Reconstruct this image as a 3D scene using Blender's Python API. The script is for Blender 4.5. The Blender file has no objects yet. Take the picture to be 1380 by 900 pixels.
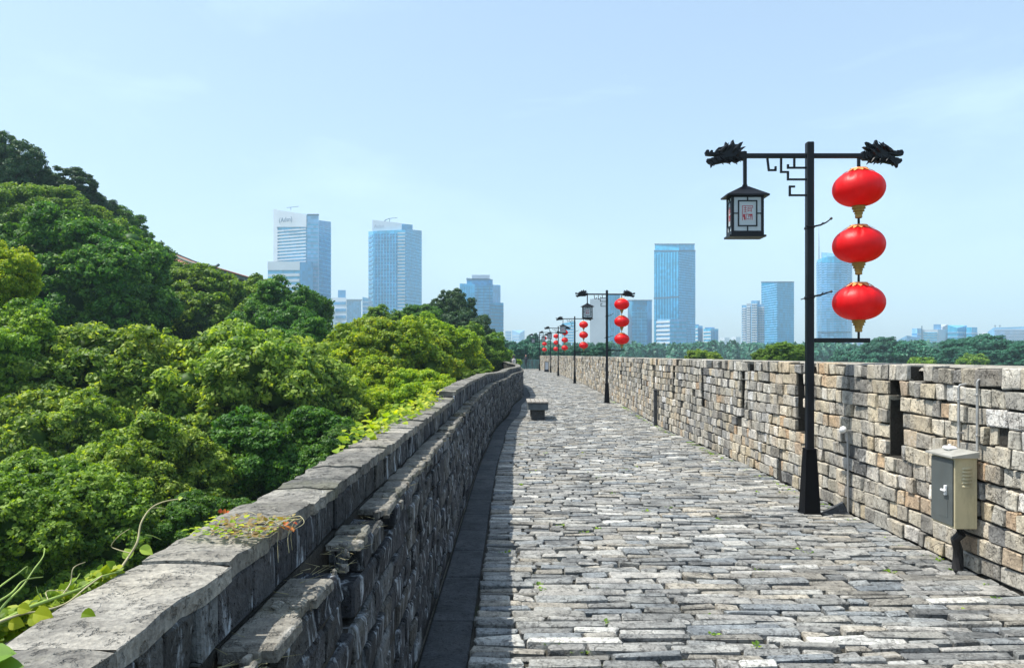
import bpy, bmesh, math, random
import numpy as np
from mathutils import Vector, Matrix, Euler
R = math.radians
rnd = random.Random(7)
S = bpy.context.scene
COL = S.collection

# ------------------------------------------------------------------ camera, light, sky
cam_d = bpy.data.cameras.new('camera'); cam = bpy.data.objects.new('camera', cam_d); COL.objects.link(cam)
cam.location = (0, 0, 1.75); cam.rotation_euler = (R(90), 0, 0)
cam_d.sensor_width = 36; cam_d.lens = 26.09; cam_d.shift_y = 0.0203
cam_d.clip_start = 0.05; cam_d.clip_end = 12000
S.camera = cam
S.view_settings.view_transform = 'Standard'; S.view_settings.look = 'None'
S.view_settings.exposure = 0.62; S.view_settings.gamma = 1

SUN_EL, SUN_AZ = 63.0, -93.0            # azimuth clockwise from +Y
sun_d = bpy.data.lights.new('sun', 'SUN'); sun_d.energy = 5.0; sun_d.angle = R(0.5); sun_d.color = (1.0, 0.95, 0.86)
sun = bpy.data.objects.new('sun', sun_d); COL.objects.link(sun)
sdir = Vector((math.cos(R(SUN_EL))*math.sin(R(SUN_AZ)), math.cos(R(SUN_EL))*math.cos(R(SUN_AZ)), math.sin(R(SUN_EL))))
sun.rotation_euler = sdir.to_track_quat('Z', 'Y').to_euler(); sun.location = (-20, 5, 40)

W = bpy.data.worlds.new('World'); S.world = W; W.use_nodes = True
wn, wl = W.node_tree.nodes, W.node_tree.links; wn.clear()
wo = wn.new('ShaderNodeOutputWorld'); bg = wn.new('ShaderNodeBackground'); sky = wn.new('ShaderNodeTexSky')
sky.sky_type = 'NISHITA'; sky.sun_disc = False; sky.sun_elevation = R(SUN_EL); sky.sun_rotation = R(SUN_AZ)
sky.air_density = 1.0; sky.dust_density = 1.6; sky.ozone_density = 1.0; sky.altitude = 20
bg.inputs['Strength'].default_value = 0.15
tc = wn.new('ShaderNodeTexCoord'); mp = wn.new('ShaderNodeMapping'); mp.inputs['Scale'].default_value = (1.0, 1.0, 3.6)
n1 = wn.new('ShaderNodeTexNoise'); n1.inputs['Scale'].default_value = 1.7; n1.inputs['Detail'].default_value = 9; n1.inputs['Roughness'].default_value = .6
n1.inputs['Distortion'].default_value = .5
cr = wn.new('ShaderNodeValToRGB'); cr.color_ramp.elements[0].position = .53; cr.color_ramp.elements[0].color = (.30, .30, .30, 1)
cr.color_ramp.elements[1].position = .70; cr.color_ramp.elements[1].color = (.62, .62, .62, 1)
mx = wn.new('ShaderNodeMix'); mx.data_type = 'RGBA'
mx.inputs['B'].default_value = (3.75, 4.95, 5.75, 1)
wl.new(tc.outputs['Generated'], mp.inputs['Vector']); wl.new(mp.outputs[0], n1.inputs['Vector'])
wl.new(n1.outputs['Fac'], cr.inputs['Fac']); wl.new(cr.outputs['Color'], mx.inputs['Factor'])
wl.new(sky.outputs[0], mx.inputs['A']); wl.new(mx.outputs['Result'], bg.inputs['Color']); wl.new(bg.outputs[0], wo.inputs['Surface'])

# ------------------------------------------------------------------ helpers
def link(o, parent=None):
    COL.objects.link(o)
    if parent is not None:
        o.parent = parent      # parts of a thing marked world_parts are modelled in place
        if parent.get('world_parts'): o.matrix_parent_inverse = Matrix.Translation(-Vector(parent.location))
    return o
def tag(o, label=None, cat=None, group=None, kind=None):
    if label: o['label'] = label
    if cat: o['category'] = cat
    if group: o['group'] = group
    if kind: o['kind'] = kind
    return o
def empty(name, loc=(0, 0, 0), rz=0, parent=None):
    o = bpy.data.objects.new(name, None); o.location = loc; o.rotation_euler = (0, 0, rz); o.empty_display_size = .2
    return link(o, parent)
def copy_tree(o, parent=None):
    c = o.copy(); COL.objects.link(c)
    if parent is not None: c.parent = parent
    for ch in list(o.children): copy_tree(ch, c)
    return c

class MB:
    """collects vertices and faces, with a tint per vertex, and links them as one mesh object"""
    def __init__(s): s.v = []; s.f = []; s.t = []
    def add(s, vs, fs, tint=0.0, M=None):
        b = len(s.v)
        if M is not None: vs = [M @ Vector(v) for v in vs]
        s.v.extend([tuple(v) for v in vs]); s.f.extend([tuple(b+i for i in f) for f in fs]); s.t.extend([tint]*len(vs))
        return s
    def box(s, x0, x1, y0, y1, z0, z1, tint=0.0, M=None):
        return s.add([(x0,y0,z0),(x1,y0,z0),(x1,y1,z0),(x0,y1,z0),(x0,y0,z1),(x1,y0,z1),(x1,y1,z1),(x0,y1,z1)],
                     [(0,3,2,1),(4,5,6,7),(0,1,5,4),(1,2,6,5),(2,3,7,6),(3,0,4,7)], tint, M)
    def cbox(s, x0, x1, y0, y1, z0, z1, c=.01, tint=0.0, M=None):
        """box with chamfered edges"""
        vs = []; 
        for X, dx in ((x0, 1), (x1, -1)):
            for Y, dy in ((y0, 1), (y1, -1)):
                for Z, dz in ((z0, 1), (z1, -1)):
                    vs += [(X, Y+dy*c, Z+dz*c), (X+dx*c, Y, Z+dz*c), (X+dx*c, Y+dy*c, Z)]
        bm = bmesh.new()
        for v in vs: bm.verts.new(v)
        bmesh.ops.convex_hull(bm, input=bm.verts[:]); bmesh.ops.dissolve_limit(bm, angle_limit=R(2), verts=bm.verts[:], edges=bm.edges[:])
        bm.verts.index_update()
        s.add([v.co[:] for v in bm.verts], [[v.index for v in f.verts] for f in bm.faces], tint, M); bm.free(); return s
    def tube(s, pts, rads, n=8, tint=0.0, M=None, caps=True):
        pts = [Vector(p) for p in pts]
        if not hasattr(rads, '__len__'): rads = [rads]*len(pts)
        vs, fs = [], []
        up = Vector((0, 0, 1))
        for i, p in enumerate(pts):
            d = (pts[min(i+1, len(pts)-1)]-pts[max(i-1, 0)]).normalized()
            a = d.cross(up)
            if a.length < .05: a = d.cross(Vector((0, 1, 0)))
            a.normalize(); b = a.cross(d)
            for k in range(n):
                th = 2*math.pi*(k+.5)/n
                vs.append(p+(a*math.cos(th)+b*math.sin(th))*rads[i])
        for i in range(len(pts)-1):
            for k in range(n): fs.append((i*n+k, i*n+(k+1) % n, (i+1)*n+(k+1) % n, (i+1)*n+k))
        if caps: fs += [tuple(range(n)), tuple(range((len(pts)-1)*n, len(pts)*n))[::-1]]
        return s.add(vs, fs, tint, M)
    def lathe(s, prof, n=24, c=(0, 0, 0), rib=None, tint=0.0, M=None):
        vs, fs = [], []
        for (r, z) in prof:
            for k in range(n):
                th = 2*math.pi*k/n; rr = r*(rib(th, z) if rib else 1)
                vs.append((c[0]+rr*math.cos(th), c[1]+rr*math.sin(th), c[2]+z))
        for i in range(len(prof)-1):
            for k in range(n): fs.append((i*n+k, i*n+(k+1) % n, (i+1)*n+(k+1) % n, (i+1)*n+k))
        fs += [tuple(range(n))[::-1], tuple(range((len(prof)-1)*n, len(prof)*n))]
        return s.add(vs, fs, tint, M)
    def prism(s, poly, d0, d1, tint=0.0, M=None):
        """poly in (x, z); extruded along y"""
        n = len(poly)
        vs = [(p[0], d0, p[1]) for p in poly]+[(p[0], d1, p[1]) for p in poly]
        fs = [tuple(range(n)), tuple(range(n, 2*n))[::-1]]+[(i, i+n, (i+1) % n+n, (i+1) % n) for i in range(n)]
        return s.add(vs, fs, tint, M)
    def mesh(s, name, smooth=False):
        me = bpy.data.meshes.new(name); me.from_pydata(s.v, [], s.f)
        a = me.attributes.new('tint', 'FLOAT', 'POINT'); a.data.foreach_set('value', s.t)
        if smooth: me.polygons.foreach_set('use_smooth', [True]*len(me.polygons))
        me.update(); return me
    def build(s, name, mat, parent=None, smooth=False, fix=True, loc=None):
        me = s.mesh(name, smooth)
        if fix and len(me.polygons) < 40000:
            bm = bmesh.new(); bm.from_mesh(me); bmesh.ops.recalc_face_normals(bm, faces=bm.faces[:]); bm.to_mesh(me); bm.free()
        if mat: me.materials.append(mat)
        o = bpy.data.objects.new(name, me)
        if loc: o.location = loc
        return link(o, parent)

# ------------------------------------------------------------------ materials
class NT:
    def __init__(s, name):
        s.m = bpy.data.materials.new(name); s.m.use_nodes = True; s.t = s.m.node_tree; s.t.nodes.clear()
        s.out = s.n('ShaderNodeOutputMaterial'); s.p = s.n('ShaderNodeBsdfPrincipled'); s.l(s.p.outputs[0], s.out.inputs['Surface'])
        g = s.n('ShaderNodeNewGeometry'); s.pos = g.outputs['Position']; s.geo = g
    def n(s, t): return s.t.nodes.new(t)
    def l(s, a, b): s.t.links.new(a, b)
    def set(s, sock, v):
        if isinstance(v, (int, float)): sock.default_value = v
        elif isinstance(v, tuple): sock.default_value = v if len(v) != 3 or sock.type == 'VECTOR' else (*v, 1)
        else: s.l(v, sock)
    def noise(s, scale, detail=4, rough=.55, vec=None, dist=0, out='Fac'):
        k = s.n('ShaderNodeTexNoise'); s.l(vec or s.pos, k.inputs['Vector']); k.inputs['Scale'].default_value = scale
        k.inputs['Detail'].default_value = detail; k.inputs['Roughness'].default_value = rough; k.inputs['Distortion'].default_value = dist
        return k.outputs[out]
    def vor(s, scale, vec=None, feature='DISTANCE_TO_EDGE', out='Distance', rand=1):
        k = s.n('ShaderNodeTexVoronoi'); k.feature = feature; s.l(vec or s.pos, k.inputs['Vector']); k.inputs['Scale'].default_value = scale
        k.inputs['Randomness'].default_value = rand
        return k.outputs[out]
    def math(s, op, a, b=0.0, c=0.0, clamp=False):
        k = s.n('ShaderNodeMath'); k.operation = op; k.use_clamp = clamp
        s.set(k.inputs[0], a); s.set(k.inputs[1], b); s.set(k.inputs[2], c); return k.outputs[0]
    def rng(s, v, a, b, c=0.0, d=1.0):
        k = s.n('ShaderNodeMapRange'); s.set(k.inputs[0], v)
        for i, x in enumerate((a, b, c, d)): k.inputs[i+1].default_value = x
        return k.outputs[0]
    def ramp(s, v, els, interp='LINEAR'):
        k = s.n('ShaderNodeValToRGB'); k.color_ramp.interpolation = interp; e = k.color_ramp.elements
        while len(e) < len(els): e.new(.5)
        for i, (p, c) in enumerate(els): e[i].position = p; e[i].color = (*c, 1) if len(c) == 3 else c
        s.set(k.inputs[0], v); return k.outputs[0]
    def mix(s, f, a, b, mode='MIX'):
        k = s.n('ShaderNodeMix'); k.data_type = 'RGBA'; k.blend_type = mode; k.clamp_factor = True
        s.set(k.inputs['Factor'], f); s.set(k.inputs['A'], a); s.set(k.inputs['B'], b); return k.outputs['Result']
    def mapping(s, scale, vec=None, loc=(0, 0, 0), rot=(0, 0, 0)):
        k = s.n('ShaderNodeMapping'); s.l(vec or s.pos, k.inputs['Vector']); k.inputs['Scale'].default_value = scale
        k.inputs['Location'].default_value = loc; k.inputs['Rotation'].default_value = rot; return k.outputs[0]
    def attr(s, name='tint'):
        k = s.n('ShaderNodeAttribute'); k.attribute_name = name; return k.outputs['Fac']
    def objrand(s): return s.n('ShaderNodeObjectInfo').outputs['Random']
    def bump(s, h, strength=.5, dist=.01):
        k = s.n('ShaderNodeBump'); k.inputs['Strength'].default_value = strength; k.inputs['Distance'].default_value = dist
        s.l(h, k.inputs['Height']); s.l(k.outputs[0], s.p.inputs['Normal'])
    def done(s, col=None, rough=.8, metal=0, spec=.3):
        if col is not None: s.set(s.p.inputs['Base Color'], col)
        s.set(s.p.inputs['Roughness'], rough); s.set(s.p.inputs['Metallic'], metal); s.p.inputs['Specular IOR Level'].default_value = spec
        return s.m

def stone(name, pal, rough=.85, crack=.35, patch=None, patch_lo=.6, patch_hi=.7, patch_map=(3, 3, 3), bump=.7, nscale=9, fine=70, spec=.25, moss=None, lo=.62, hi=1.15, pits=.62, streak=None, warm=(1.12, 1.10, 1.06)):
    t = NT(name)
    r = t.math('FRACT', t.math('ADD', t.attr(), t.objrand()))
    col = t.ramp(r, pal, 'LINEAR')
    off = t.n('ShaderNodeVectorMath'); off.operation = 'ADD'; t.l(t.pos, off.inputs[0])
    cx = t.n('ShaderNodeCombineXYZ'); t.set(cx.inputs[0], t.math('MULTIPLY', r, 37.0)); t.set(cx.inputs[2], t.math('MULTIPLY', r, 19.0)); t.l(cx.outputs[0], off.inputs[1])
    pv = off.outputs[0]
    big = t.noise(nscale, 5, .6, pv, .4); fin = t.noise(fine, 3, .6, pv)
    col = t.mix(1.0, col, t.ramp(big, [(.3, (lo, lo, lo*1.02)), (.72, (hi, hi, hi))]), 'MULTIPLY')
    col = t.mix(1.0, col, t.ramp(fin, [(.32, (.72, .72, .72)), (.66, (1.16, 1.16, 1.14))]), 'MULTIPLY')
    pit = t.rng(t.noise(26, 4, .7, pv), .36, .44, 1, 0)
    if streak: col = t.mix(1.0, col, t.ramp(t.noise(1, 5, .7, t.mapping(streak, pv), .8), [(.35, (.7, .7, .7)), (.65, (1.15, 1.15, 1.15))]), 'MULTIPLY')
    col = t.mix(t.math('MULTIPLY', pit, pits), col, t.mix(1.0, col, (.25, .25, .25), 'MULTIPLY'))
    # cracks
    wv = t.n('ShaderNodeVectorMath'); wv.operation = 'MULTIPLY_ADD'; t.l(t.noise(7, 4, .6, pv, out='Color'), wv.inputs[0]); wv.inputs[1].default_value = (.28, .28, .28); t.l(pv, wv.inputs[2])
    ce = t.vor(6.5, wv.outputs[0]); cm = t.rng(ce, .0, .035, 1, 0)
    cm = t.math('MULTIPLY', cm, t.rng(t.noise(3.1, 2, .5, pv), .42, .6, 0, crack), clamp=True)
    col = t.mix(cm, col, (.03, .03, .028))
    if patch:
        pm = t.rng(t.noise(1, 6, .68, t.mapping(patch_map, pv), .6), patch_lo, patch_hi, 0, .85)
        col = t.mix(pm, col, patch)
    # weathering that runs across neighbouring stones
    mac = t.noise(1, 6, .66, t.mapping((1.5, 1.5, .55)), .5)
    col = t.mix(1.0, col, t.ramp(mac, [(.36, (.66, .67, .68)), (.5, (.97, .97, .97)), (.64, warm)]), 'MULTIPLY')
    if moss:
        mm = t.rng(t.noise(1.3, 5, .65), .55, .68, 0, .5); col = t.mix(mm, col, moss)
    h = t.math('ADD', t.math('MULTIPLY', big, 1.4), t.math('ADD', t.math('MULTIPLY', fin, .35), t.math('MULTIPLY', cm, -1.2)))
    h = t.math('SUBTRACT', h, t.math('MULTIPLY', pit, .4))
    t.bump(h, bump, .02)
    return t.done(col, rough, 0, spec)

def plain(name, col, rough=.5, metal=0, spec=.4, var=.12, nscale=8, bump=0, dirt=0):
    t = NT(name); n = t.noise(nscale, 5, .6)
    c = t.mix(1.0, col, t.ramp(n, [(.3, (1-var,)*3), (.7, (1+var,)*3)]), 'MULTIPLY')
    if dirt: c = t.mix(t.rng(t.noise(3, 6, .7, t.mapping((4, 4, 1))), .48, .72, 0, dirt), c, (.09, .08, .065))
    if bump: t.bump(t.noise(nscale*6, 3, .6), bump, .004)
    return t.done(c, t.rng(n, .3, .7, rough*.85, min(1, rough*1.15)), metal, spec)

def leafmat(name, cols, trans=.35, rough=.55):
    t = NT(name)
    c = t.ramp(t.attr(), [(i/(len(cols)-1), k) for i, k in enumerate(cols)])
    o = t.n('ShaderNodeHueSaturation'); t.l(c, o.inputs['Color']); t.set(o.inputs['Value'], t.rng(t.objrand(), 0, 1, .85, 1.15))
    t.set(o.inputs['Hue'], t.rng(t.noise(.35, 2), .3, .7, .49, .51)); c = o.outputs[0]
    t.done(c, rough, 0, .35)
    tr = t.n('ShaderNodeBsdfTranslucent'); t.l(t.mix(1.0, c, (1.7, 1.6, .45), 'MULTIPLY'), tr.inputs['Color'])
    ms = t.n('ShaderNodeMixShader'); ms.inputs[0].default_value = trans
    t.l(t.p.outputs[0], ms.inputs[1]); t.l(tr.outputs[0], ms.inputs[2]); t.l(ms.outputs[0], t.out.inputs['Surface'])
    return t.m

M = {}
M['wall_brick'] = stone('pale_wall_brick', warm=(1.16, 1.08, .95), pal=[(0, (.36, .34, .29)), (.10, (.58, .55, .48)), (.20, (.22, .21, .19)), (.27, (.40, .38, .34)), (.38, (.54, .49, .39)), (.47, (.30, .29, .27)), (.54, (.50, .43, .31)),
                        (.64, (.64, .61, .55)), (.72, (.36, .355, .34)), (.77, (.13, .13, .13)), (.82, (.50, .44, .35)), (.87, (.46, .37, .27)), (.895, (.50, .36, .24)), (.92, (.45, .40, .33)), (.965, (.72, .72, .71)), (1, (.40, .385, .34))],
                        crack=.8, patch=(.64, .62, .57), patch_lo=.6, patch_hi=.72, patch_map=(5, 5, 5))
M['paving'] = stone('grey_paving', [(0, (.20, .205, .20)), (.15, (.39, .385, .365)), (.27, (.14, .147, .15)), (.38, (.29, .295, .285)), (.50, (.215, .24, .26)), (.62, (.34, .34, .32)), (.68, (.18, .18, .17)),
                     (.76, (.38, .355, .305)), (.84, (.23, .22, .195)), (.93, (.58, .58, .55)), (1, (.20, .205, .20))], crack=.5, patch=(.5, .49, .46), patch_lo=.58, patch_hi=.75,
                     patch_map=(5, 9, 5), rough=.75)
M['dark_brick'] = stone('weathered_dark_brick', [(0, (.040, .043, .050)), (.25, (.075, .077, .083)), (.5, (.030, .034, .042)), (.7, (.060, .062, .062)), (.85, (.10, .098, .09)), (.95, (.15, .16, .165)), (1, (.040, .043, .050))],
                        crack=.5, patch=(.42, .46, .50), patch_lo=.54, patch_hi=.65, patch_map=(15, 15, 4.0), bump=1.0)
M['coping'] = stone('weathered_coping_stone', [(0, (.21, .20, .175)), (.3, (.27, .255, .22)), (.55, (.17, .165, .15)), (.8, (.32, .305, .27)), (1, (.21, .20, .175))], crack=.12, pits=.25, streak=(3, 16, 3),
                    patch=(.52, .51, .48), patch_lo=.62, patch_hi=.72, patch_map=(5, 3, 5), bump=1.0, nscale=5, moss=(.13, .135, .07))
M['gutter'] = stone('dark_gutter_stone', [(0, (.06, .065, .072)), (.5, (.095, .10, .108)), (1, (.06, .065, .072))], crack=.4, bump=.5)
M['mortar'] = stone('dark_mortar', [(0, (.045, .042, .036)), (1, (.045, .042, .036))], crack=.2, nscale=5, bump=.6)
M['joint'] = stone('joint_soil', [(0, (.05, .047, .038)), (1, (.05, .047, .038))], crack=0, nscale=4, moss=(.045, .06, .02), bump=.6)
M['cap'] = stone('mortar_cap', [(0, (.36, .34, .29)), (1, (.36, .34, .29))], crack=.5, nscale=3)
M['rampart'] = stone('rampart_stone', [(0, (.30, .28, .24)), (1, (.30, .28, .24))], crack=.5, nscale=2)
M['black'] = plain('black_painted_iron', (.0045, .006, .010), .45, 0, .3, .3, 6, .15)
M['steel'] = plain('grey_galvanised_pipe', (.42, .42, .41), .45, .6, .5, .15, 12)
M['boxside'] = plain('cream_painted_steel', (.50, .45, .29), .38, .15, .5, .10, 3, .08, dirt=.35)
M['boxdoor'] = plain('grey_painted_door', (.085, .10, .10), .42, .1, .5, .12, 4, .05, dirt=.3)
M['boxroof'] = plain('grey_cabinet_roof', (.36, .36, .33), .45, .2, .5, .12, 5, .05, dirt=.3)
M['white'] = plain('white_plastic', (.75, .75, .74), .4, 0, .5, .05)
M['rubber'] = plain('black_rubber_sleeve', (.015, .015, .016), .6, 0, .4, .2)
M['gold'] = plain('gold_lantern_trim', (.36, .22, .055), .45, .45, .5, .2, 30, .2)
M['orange'] = plain('orange_lantern_trim', (.75, .27, .08), .5, .1, .5, .2, 40, .2)
def red_fabric():
    t = NT('red_lantern_fabric')
    n = t.noise(14, 4, .6); c = t.mix(1.0, (.78, .003, .008), t.ramp(n, [(.3, (.9, .9, .9)), (.7, (1.1, 1.0, 1.0))]), 'MULTIPLY')
    t.bump(t.noise(60, 3, .5, t.mapping((1, 1, .25))), .22, .01)
    t.done(c, .46, 0, .5)
    tr = t.n('ShaderNodeBsdfTranslucent'); tr.inputs['Color'].default_value = (.95, .006, .010, 1)
    ms = t.n('ShaderNodeMixShader'); ms.inputs[0].default_value = .38
    t.l(t.p.outputs[0], ms.inputs[1]); t.l(tr.outputs[0], ms.inputs[2]); t.l(ms.outputs[0], t.out.inputs['Surface']); return t.m
M['red'] = red_fabric()
def frosted():
    t = NT('frosted_lantern_glass'); t.done((.72, .78, .82), .35, 0, .5)
    tr = t.n('ShaderNodeBsdfTranslucent'); tr.inputs['Color'].default_value = (.8, .85, .88, 1)
    ms = t.n('ShaderNodeMixShader'); ms.inputs[0].default_value = .5
    t.l(t.p.outputs[0], ms.inputs[1]); t.l(tr.outputs[0], ms.inputs[2]); t.l(ms.outputs[0], t.out.inputs['Surface']); return t.m
M['frost'] = frosted()
M['sealred'] = plain('seal_red_print', (.42, .03, .05), .6)
M['wood'] = plain('weathered_bench_wood', (.26, .24, .21), .7, 0, .3, .3, 14, .3)
M['benchgrey'] = plain('painted_bench_metal', (.10, .12, .13), .6, 0, .3, .2)
M['leaf_mid'] = leafmat('mid_green_leaves', [(.045, .12, .010), (.14, .255, .022), (.31, .45, .06)], .42)
M['leaf_lite'] = leafmat('light_green_leaves', [(.055, .13, .012), (.21, .33, .04), (.46, .56, .11)], .45)
M['leaf_yel'] = leafmat('yellow_green_leaves', [(.10, .19, .008), (.24, .36, .015), (.47, .51, .03)], .45)
M['leaf_dark'] = leafmat('dark_green_leaves', [(.025, .095, .010), (.06, .17, .016), (.15, .29, .03)], .38)
M['leaf_blue'] = leafmat('blue_green_leaves', [(.022, .07, .025), (.04, .10, .035), (.07, .14, .05)], .3)
M['leaf_haze_tint'] = leafmat('haze_tinted_far_leaves', [(.016, .10, .062), (.03, .145, .085), (.05, .19, .10)], .15)  # bluish air haze mixed into the green of the far leaves
M['bark'] = stone('tree_bark', [(0, (.12, .09, .06)), (1, (.12, .09, .06))], nscale=5, crack=.3)
def ground_mat():
    t = NT('grassy_ground'); c = t.ramp(t.noise(.15, 6, .65), [(.35, (.035, .06, .015)), (.55, (.05, .085, .02)), (.7, (.09, .09, .04))])
    t.bump(t.noise(3, 5, .6), .5, .2); return t.done(c, .95, 0, .1)
M['ground'] = ground_mat()
def glass(name, col, rough=.25, metal=.15, var=.15, win=None):
    t = NT(name)
    n = t.noise(.03, 3, .6); w = t.n('ShaderNodeTexWhiteNoise'); sn = t.n('ShaderNodeVectorMath'); sn.operation = 'SNAP'
    t.l(t.pos, sn.inputs[0]); sn.inputs[1].default_value = (3.2, 3.2, 3.8); t.l(sn.outputs[0], w.inputs['Vector'])
    c = t.mix(1.0, col, t.ramp(n, [(.3, (1-var,)*3), (.7, (1+var,)*3)]), 'MULTIPLY')
    c = t.mix(1.0, c, t.ramp(w.outputs['Value'], [(0, (.82,)*3), (1, (1.18,)*3)]), 'MULTIPLY')
    return t.done(c, rough, metal, .6)
M['g_blue'] = glass('blue_tower_glass', (.015, .25, .50))
M['g_teal'] = glass('teal_tower_glass', (.012, .28, .50))
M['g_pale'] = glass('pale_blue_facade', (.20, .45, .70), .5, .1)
M['g_lite'] = glass('light_blue_facade', (.045, .40, .64), .3, .15)
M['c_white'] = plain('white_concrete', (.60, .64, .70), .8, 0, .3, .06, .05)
M['c_grey'] = plain('grey_concrete', (.34, .38, .44), .8, 0, .3, .1, .05)
M['c_dark'] = plain('dark_metal_trim', (.06, .12, .19), .6, 0, .3, .1, .05)
M['tile_red'] = plain('red_roof_tile', (.42, .20, .14), .7, 0, .3, .25, 2)
M['tile_grey'] = plain('grey_roof_tile', (.10, .13, .12), .7, 0, .3, .25, 2)
M['rail'] = plain('teal_painted_railing', (.10, .22, .23), .6, 0, .3)
M['vine'] = plain('green_vine_stem', (.24, .34, .07), .6, 0, .4, .3, 20)
M['dry'] = plain('dry_vine_stem', (.42, .38, .22), .7, 0, .3, .3, 20)
M['skin'] = plain('skin', (.42, .24, .16), .6)
M['cloth_dark'] = plain('dark_clothing', (.02, .025, .035), .8)
M['cloth_pale'] = plain('pale_clothing', (.6, .55, .52), .8)
# ------------------------------------------------------------------ walls and paving
def lerp_tab(tab, z):
    if z <= tab[0][0]: return tab[0][1]
    for (a, va), (b, vb) in zip(tab, tab[1:]):
        if z <= b:
            f = (z-a)/(b-a); f = f*f*(3-2*f); return va+(vb-va)*f
    return tab[-1][1]
XL = lambda z: lerp_tab([(0, -.55), (11, -.54), (16, -.45), (24, -.03), (33, .5), (38, .5), (48, 0), (60, -.5), (95, -.6)], z)
XR = lambda z: lerp_tab([(0, 3.74), (12, 3.72), (17, 3.62), (27, 3.86), (36, 4.15), (46, 4.3), (60, 4.3), (73, 4.3), (95, 3.3)], z)
LSTEP = lambda z: lerp_tab([(0, 0), (8.6, 0), (8.61, .07), (15, .07), (22, 0)], z)
PL = lambda u, v, w: (XL(u)+w, u, v)      # left wall: w grows towards the path
PR = lambda u, v, w: (XR(u)-w, u, v)      # right wall: w grows towards the path
PF = lambda u, v, w: (u, v, w)            # floor

def brick(mb, P, u0, u1, v0, v1, w0, w1, bev=.008, jit=.006, bulge=.004, tint=None, tilt=0.0, rg=rnd):
    """rough rounded block: 4 x 4 front grid plus a skirt going back"""
    if tint is None: tint = rg.random()
    bu = min(bev*1.3, (u1-u0)*.3); bv = min(bev*1.3, (v1-v0)*.3)
    us = [u0, u0+bu, u1-bu, u1]; vs_ = [v0, v0+bv, v1-bv, v1]
    cj = {}
    for a in (0, 1):
        for b in (0, 1): cj[a, b] = (rg.uniform(-jit, jit), rg.uniform(-jit, jit), rg.uniform(-bulge, bulge)+(a-.5)*tilt)
    V = []
    for j, v in enumerate(vs_):
        for i, u in enumerate(us):
            c = cj[int(i > 1), int(j > 1)]
            edge = i in (0, 3) or j in (0, 3); corner = i in (0, 3) and j in (0, 3)
            w = w1+c[2]-(bev if edge else 0)-(bev*.9 if corner else 0)
            ku = (bu*.45 if i == 0 else -bu*.45) if corner else 0; kv = (bv*.45 if j == 0 else -bv*.45) if corner else 0
            V.append(P(u+c[0]+ku+rg.uniform(-jit, jit)*.4, v+c[1]+kv+rg.uniform(-jit, jit)*.4, w))
    ring = [0, 1, 2, 3, 7, 11, 15, 14, 13, 12, 8, 4]
    rp = [(us[k % 4], vs_[k//4], k) for k in ring]
    for (u, v, k) in rp:
        c = cj[int(k % 4 > 1), int(k//4 > 1)]; V.append(P(u+c[0], v+c[1], w0))
    F = [(j*4+i, j*4+i+1, j*4+i+5, j*4+i+4) for j in range(3) for i in range(3)]
    F += [(ring[k], 16+k, 16+(k+1) % 12, ring[(k+1) % 12]) for k in range(12)]
    mb.add(V, F, tint)

def strip(mb, P, u0, u1, v0, v1, w0, w1, step=1.0, tint=0):
    n = max(1, int(math.ceil((u1-u0)/step))); V = []; F = []
    for i in range(n+1):
        u = u0+(u1-u0)*i/n
        V += [P(u, v0, w0), P(u, v1, w0), P(u, v1, w1), P(u, v0, w1)]
    for i in range(n):
        a = i*4; b = a+4
        for k in range(4): F.append((a+k, a+(k+1) % 4, b+(k+1) % 4, b+k))
    F += [(0, 1, 2, 3), (n*4+3, n*4+2, n*4+1, n*4)]
    mb.add(V, F, tint)

def emit(items, name, mat, parent, limit=300, smooth=False, label_far=None):
    """items: list of (sortkey, kwargs for brick); nearest become parts of their own, the rest one joined part"""
    items.sort(key=lambda t: t[0])
    for k, (key, a) in enumerate(items[:limit]):
        mb = MB(); brick(mb, *a[0], **a[1]); mb.build(name, mat, parent, fix=False)
    if len(items) > limit:
        mb = MB()
        for key, a in items[limit:]: brick(mb, *a[0], **a[1])
        o = mb.build(name+'_run', mat, parent, fix=False); o['kind'] = 'stuff'

END = 92.0
# ---- city wall mass that carries the walk
rp = MB()
strip(rp, lambda u, v, w: (XR(u)+w, u, v), -6, END, -11, -.06, -.3, .62, 2.0)
strip(rp, lambda u, v, w: (XL(u)+w, u, v), -6, END, -11, -.06, -.42, -.1, 2.0)
V = []; F = []
for i in range(50):
    u = -6+(END+6)*i/49; V += [(XL(u)-.1, u, -.07), (XR(u)-.28, u, -.07)]
F = [(2*i, 2*i+1, 2*i+3, 2*i+2) for i in range(49)]
rp.add(V, F)
ramp_o = rp.build('city_wall', M['rampart']); tag(ramp_o, 'massive old stone city wall carrying the paved walkway high above the trees', 'wall')

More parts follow.
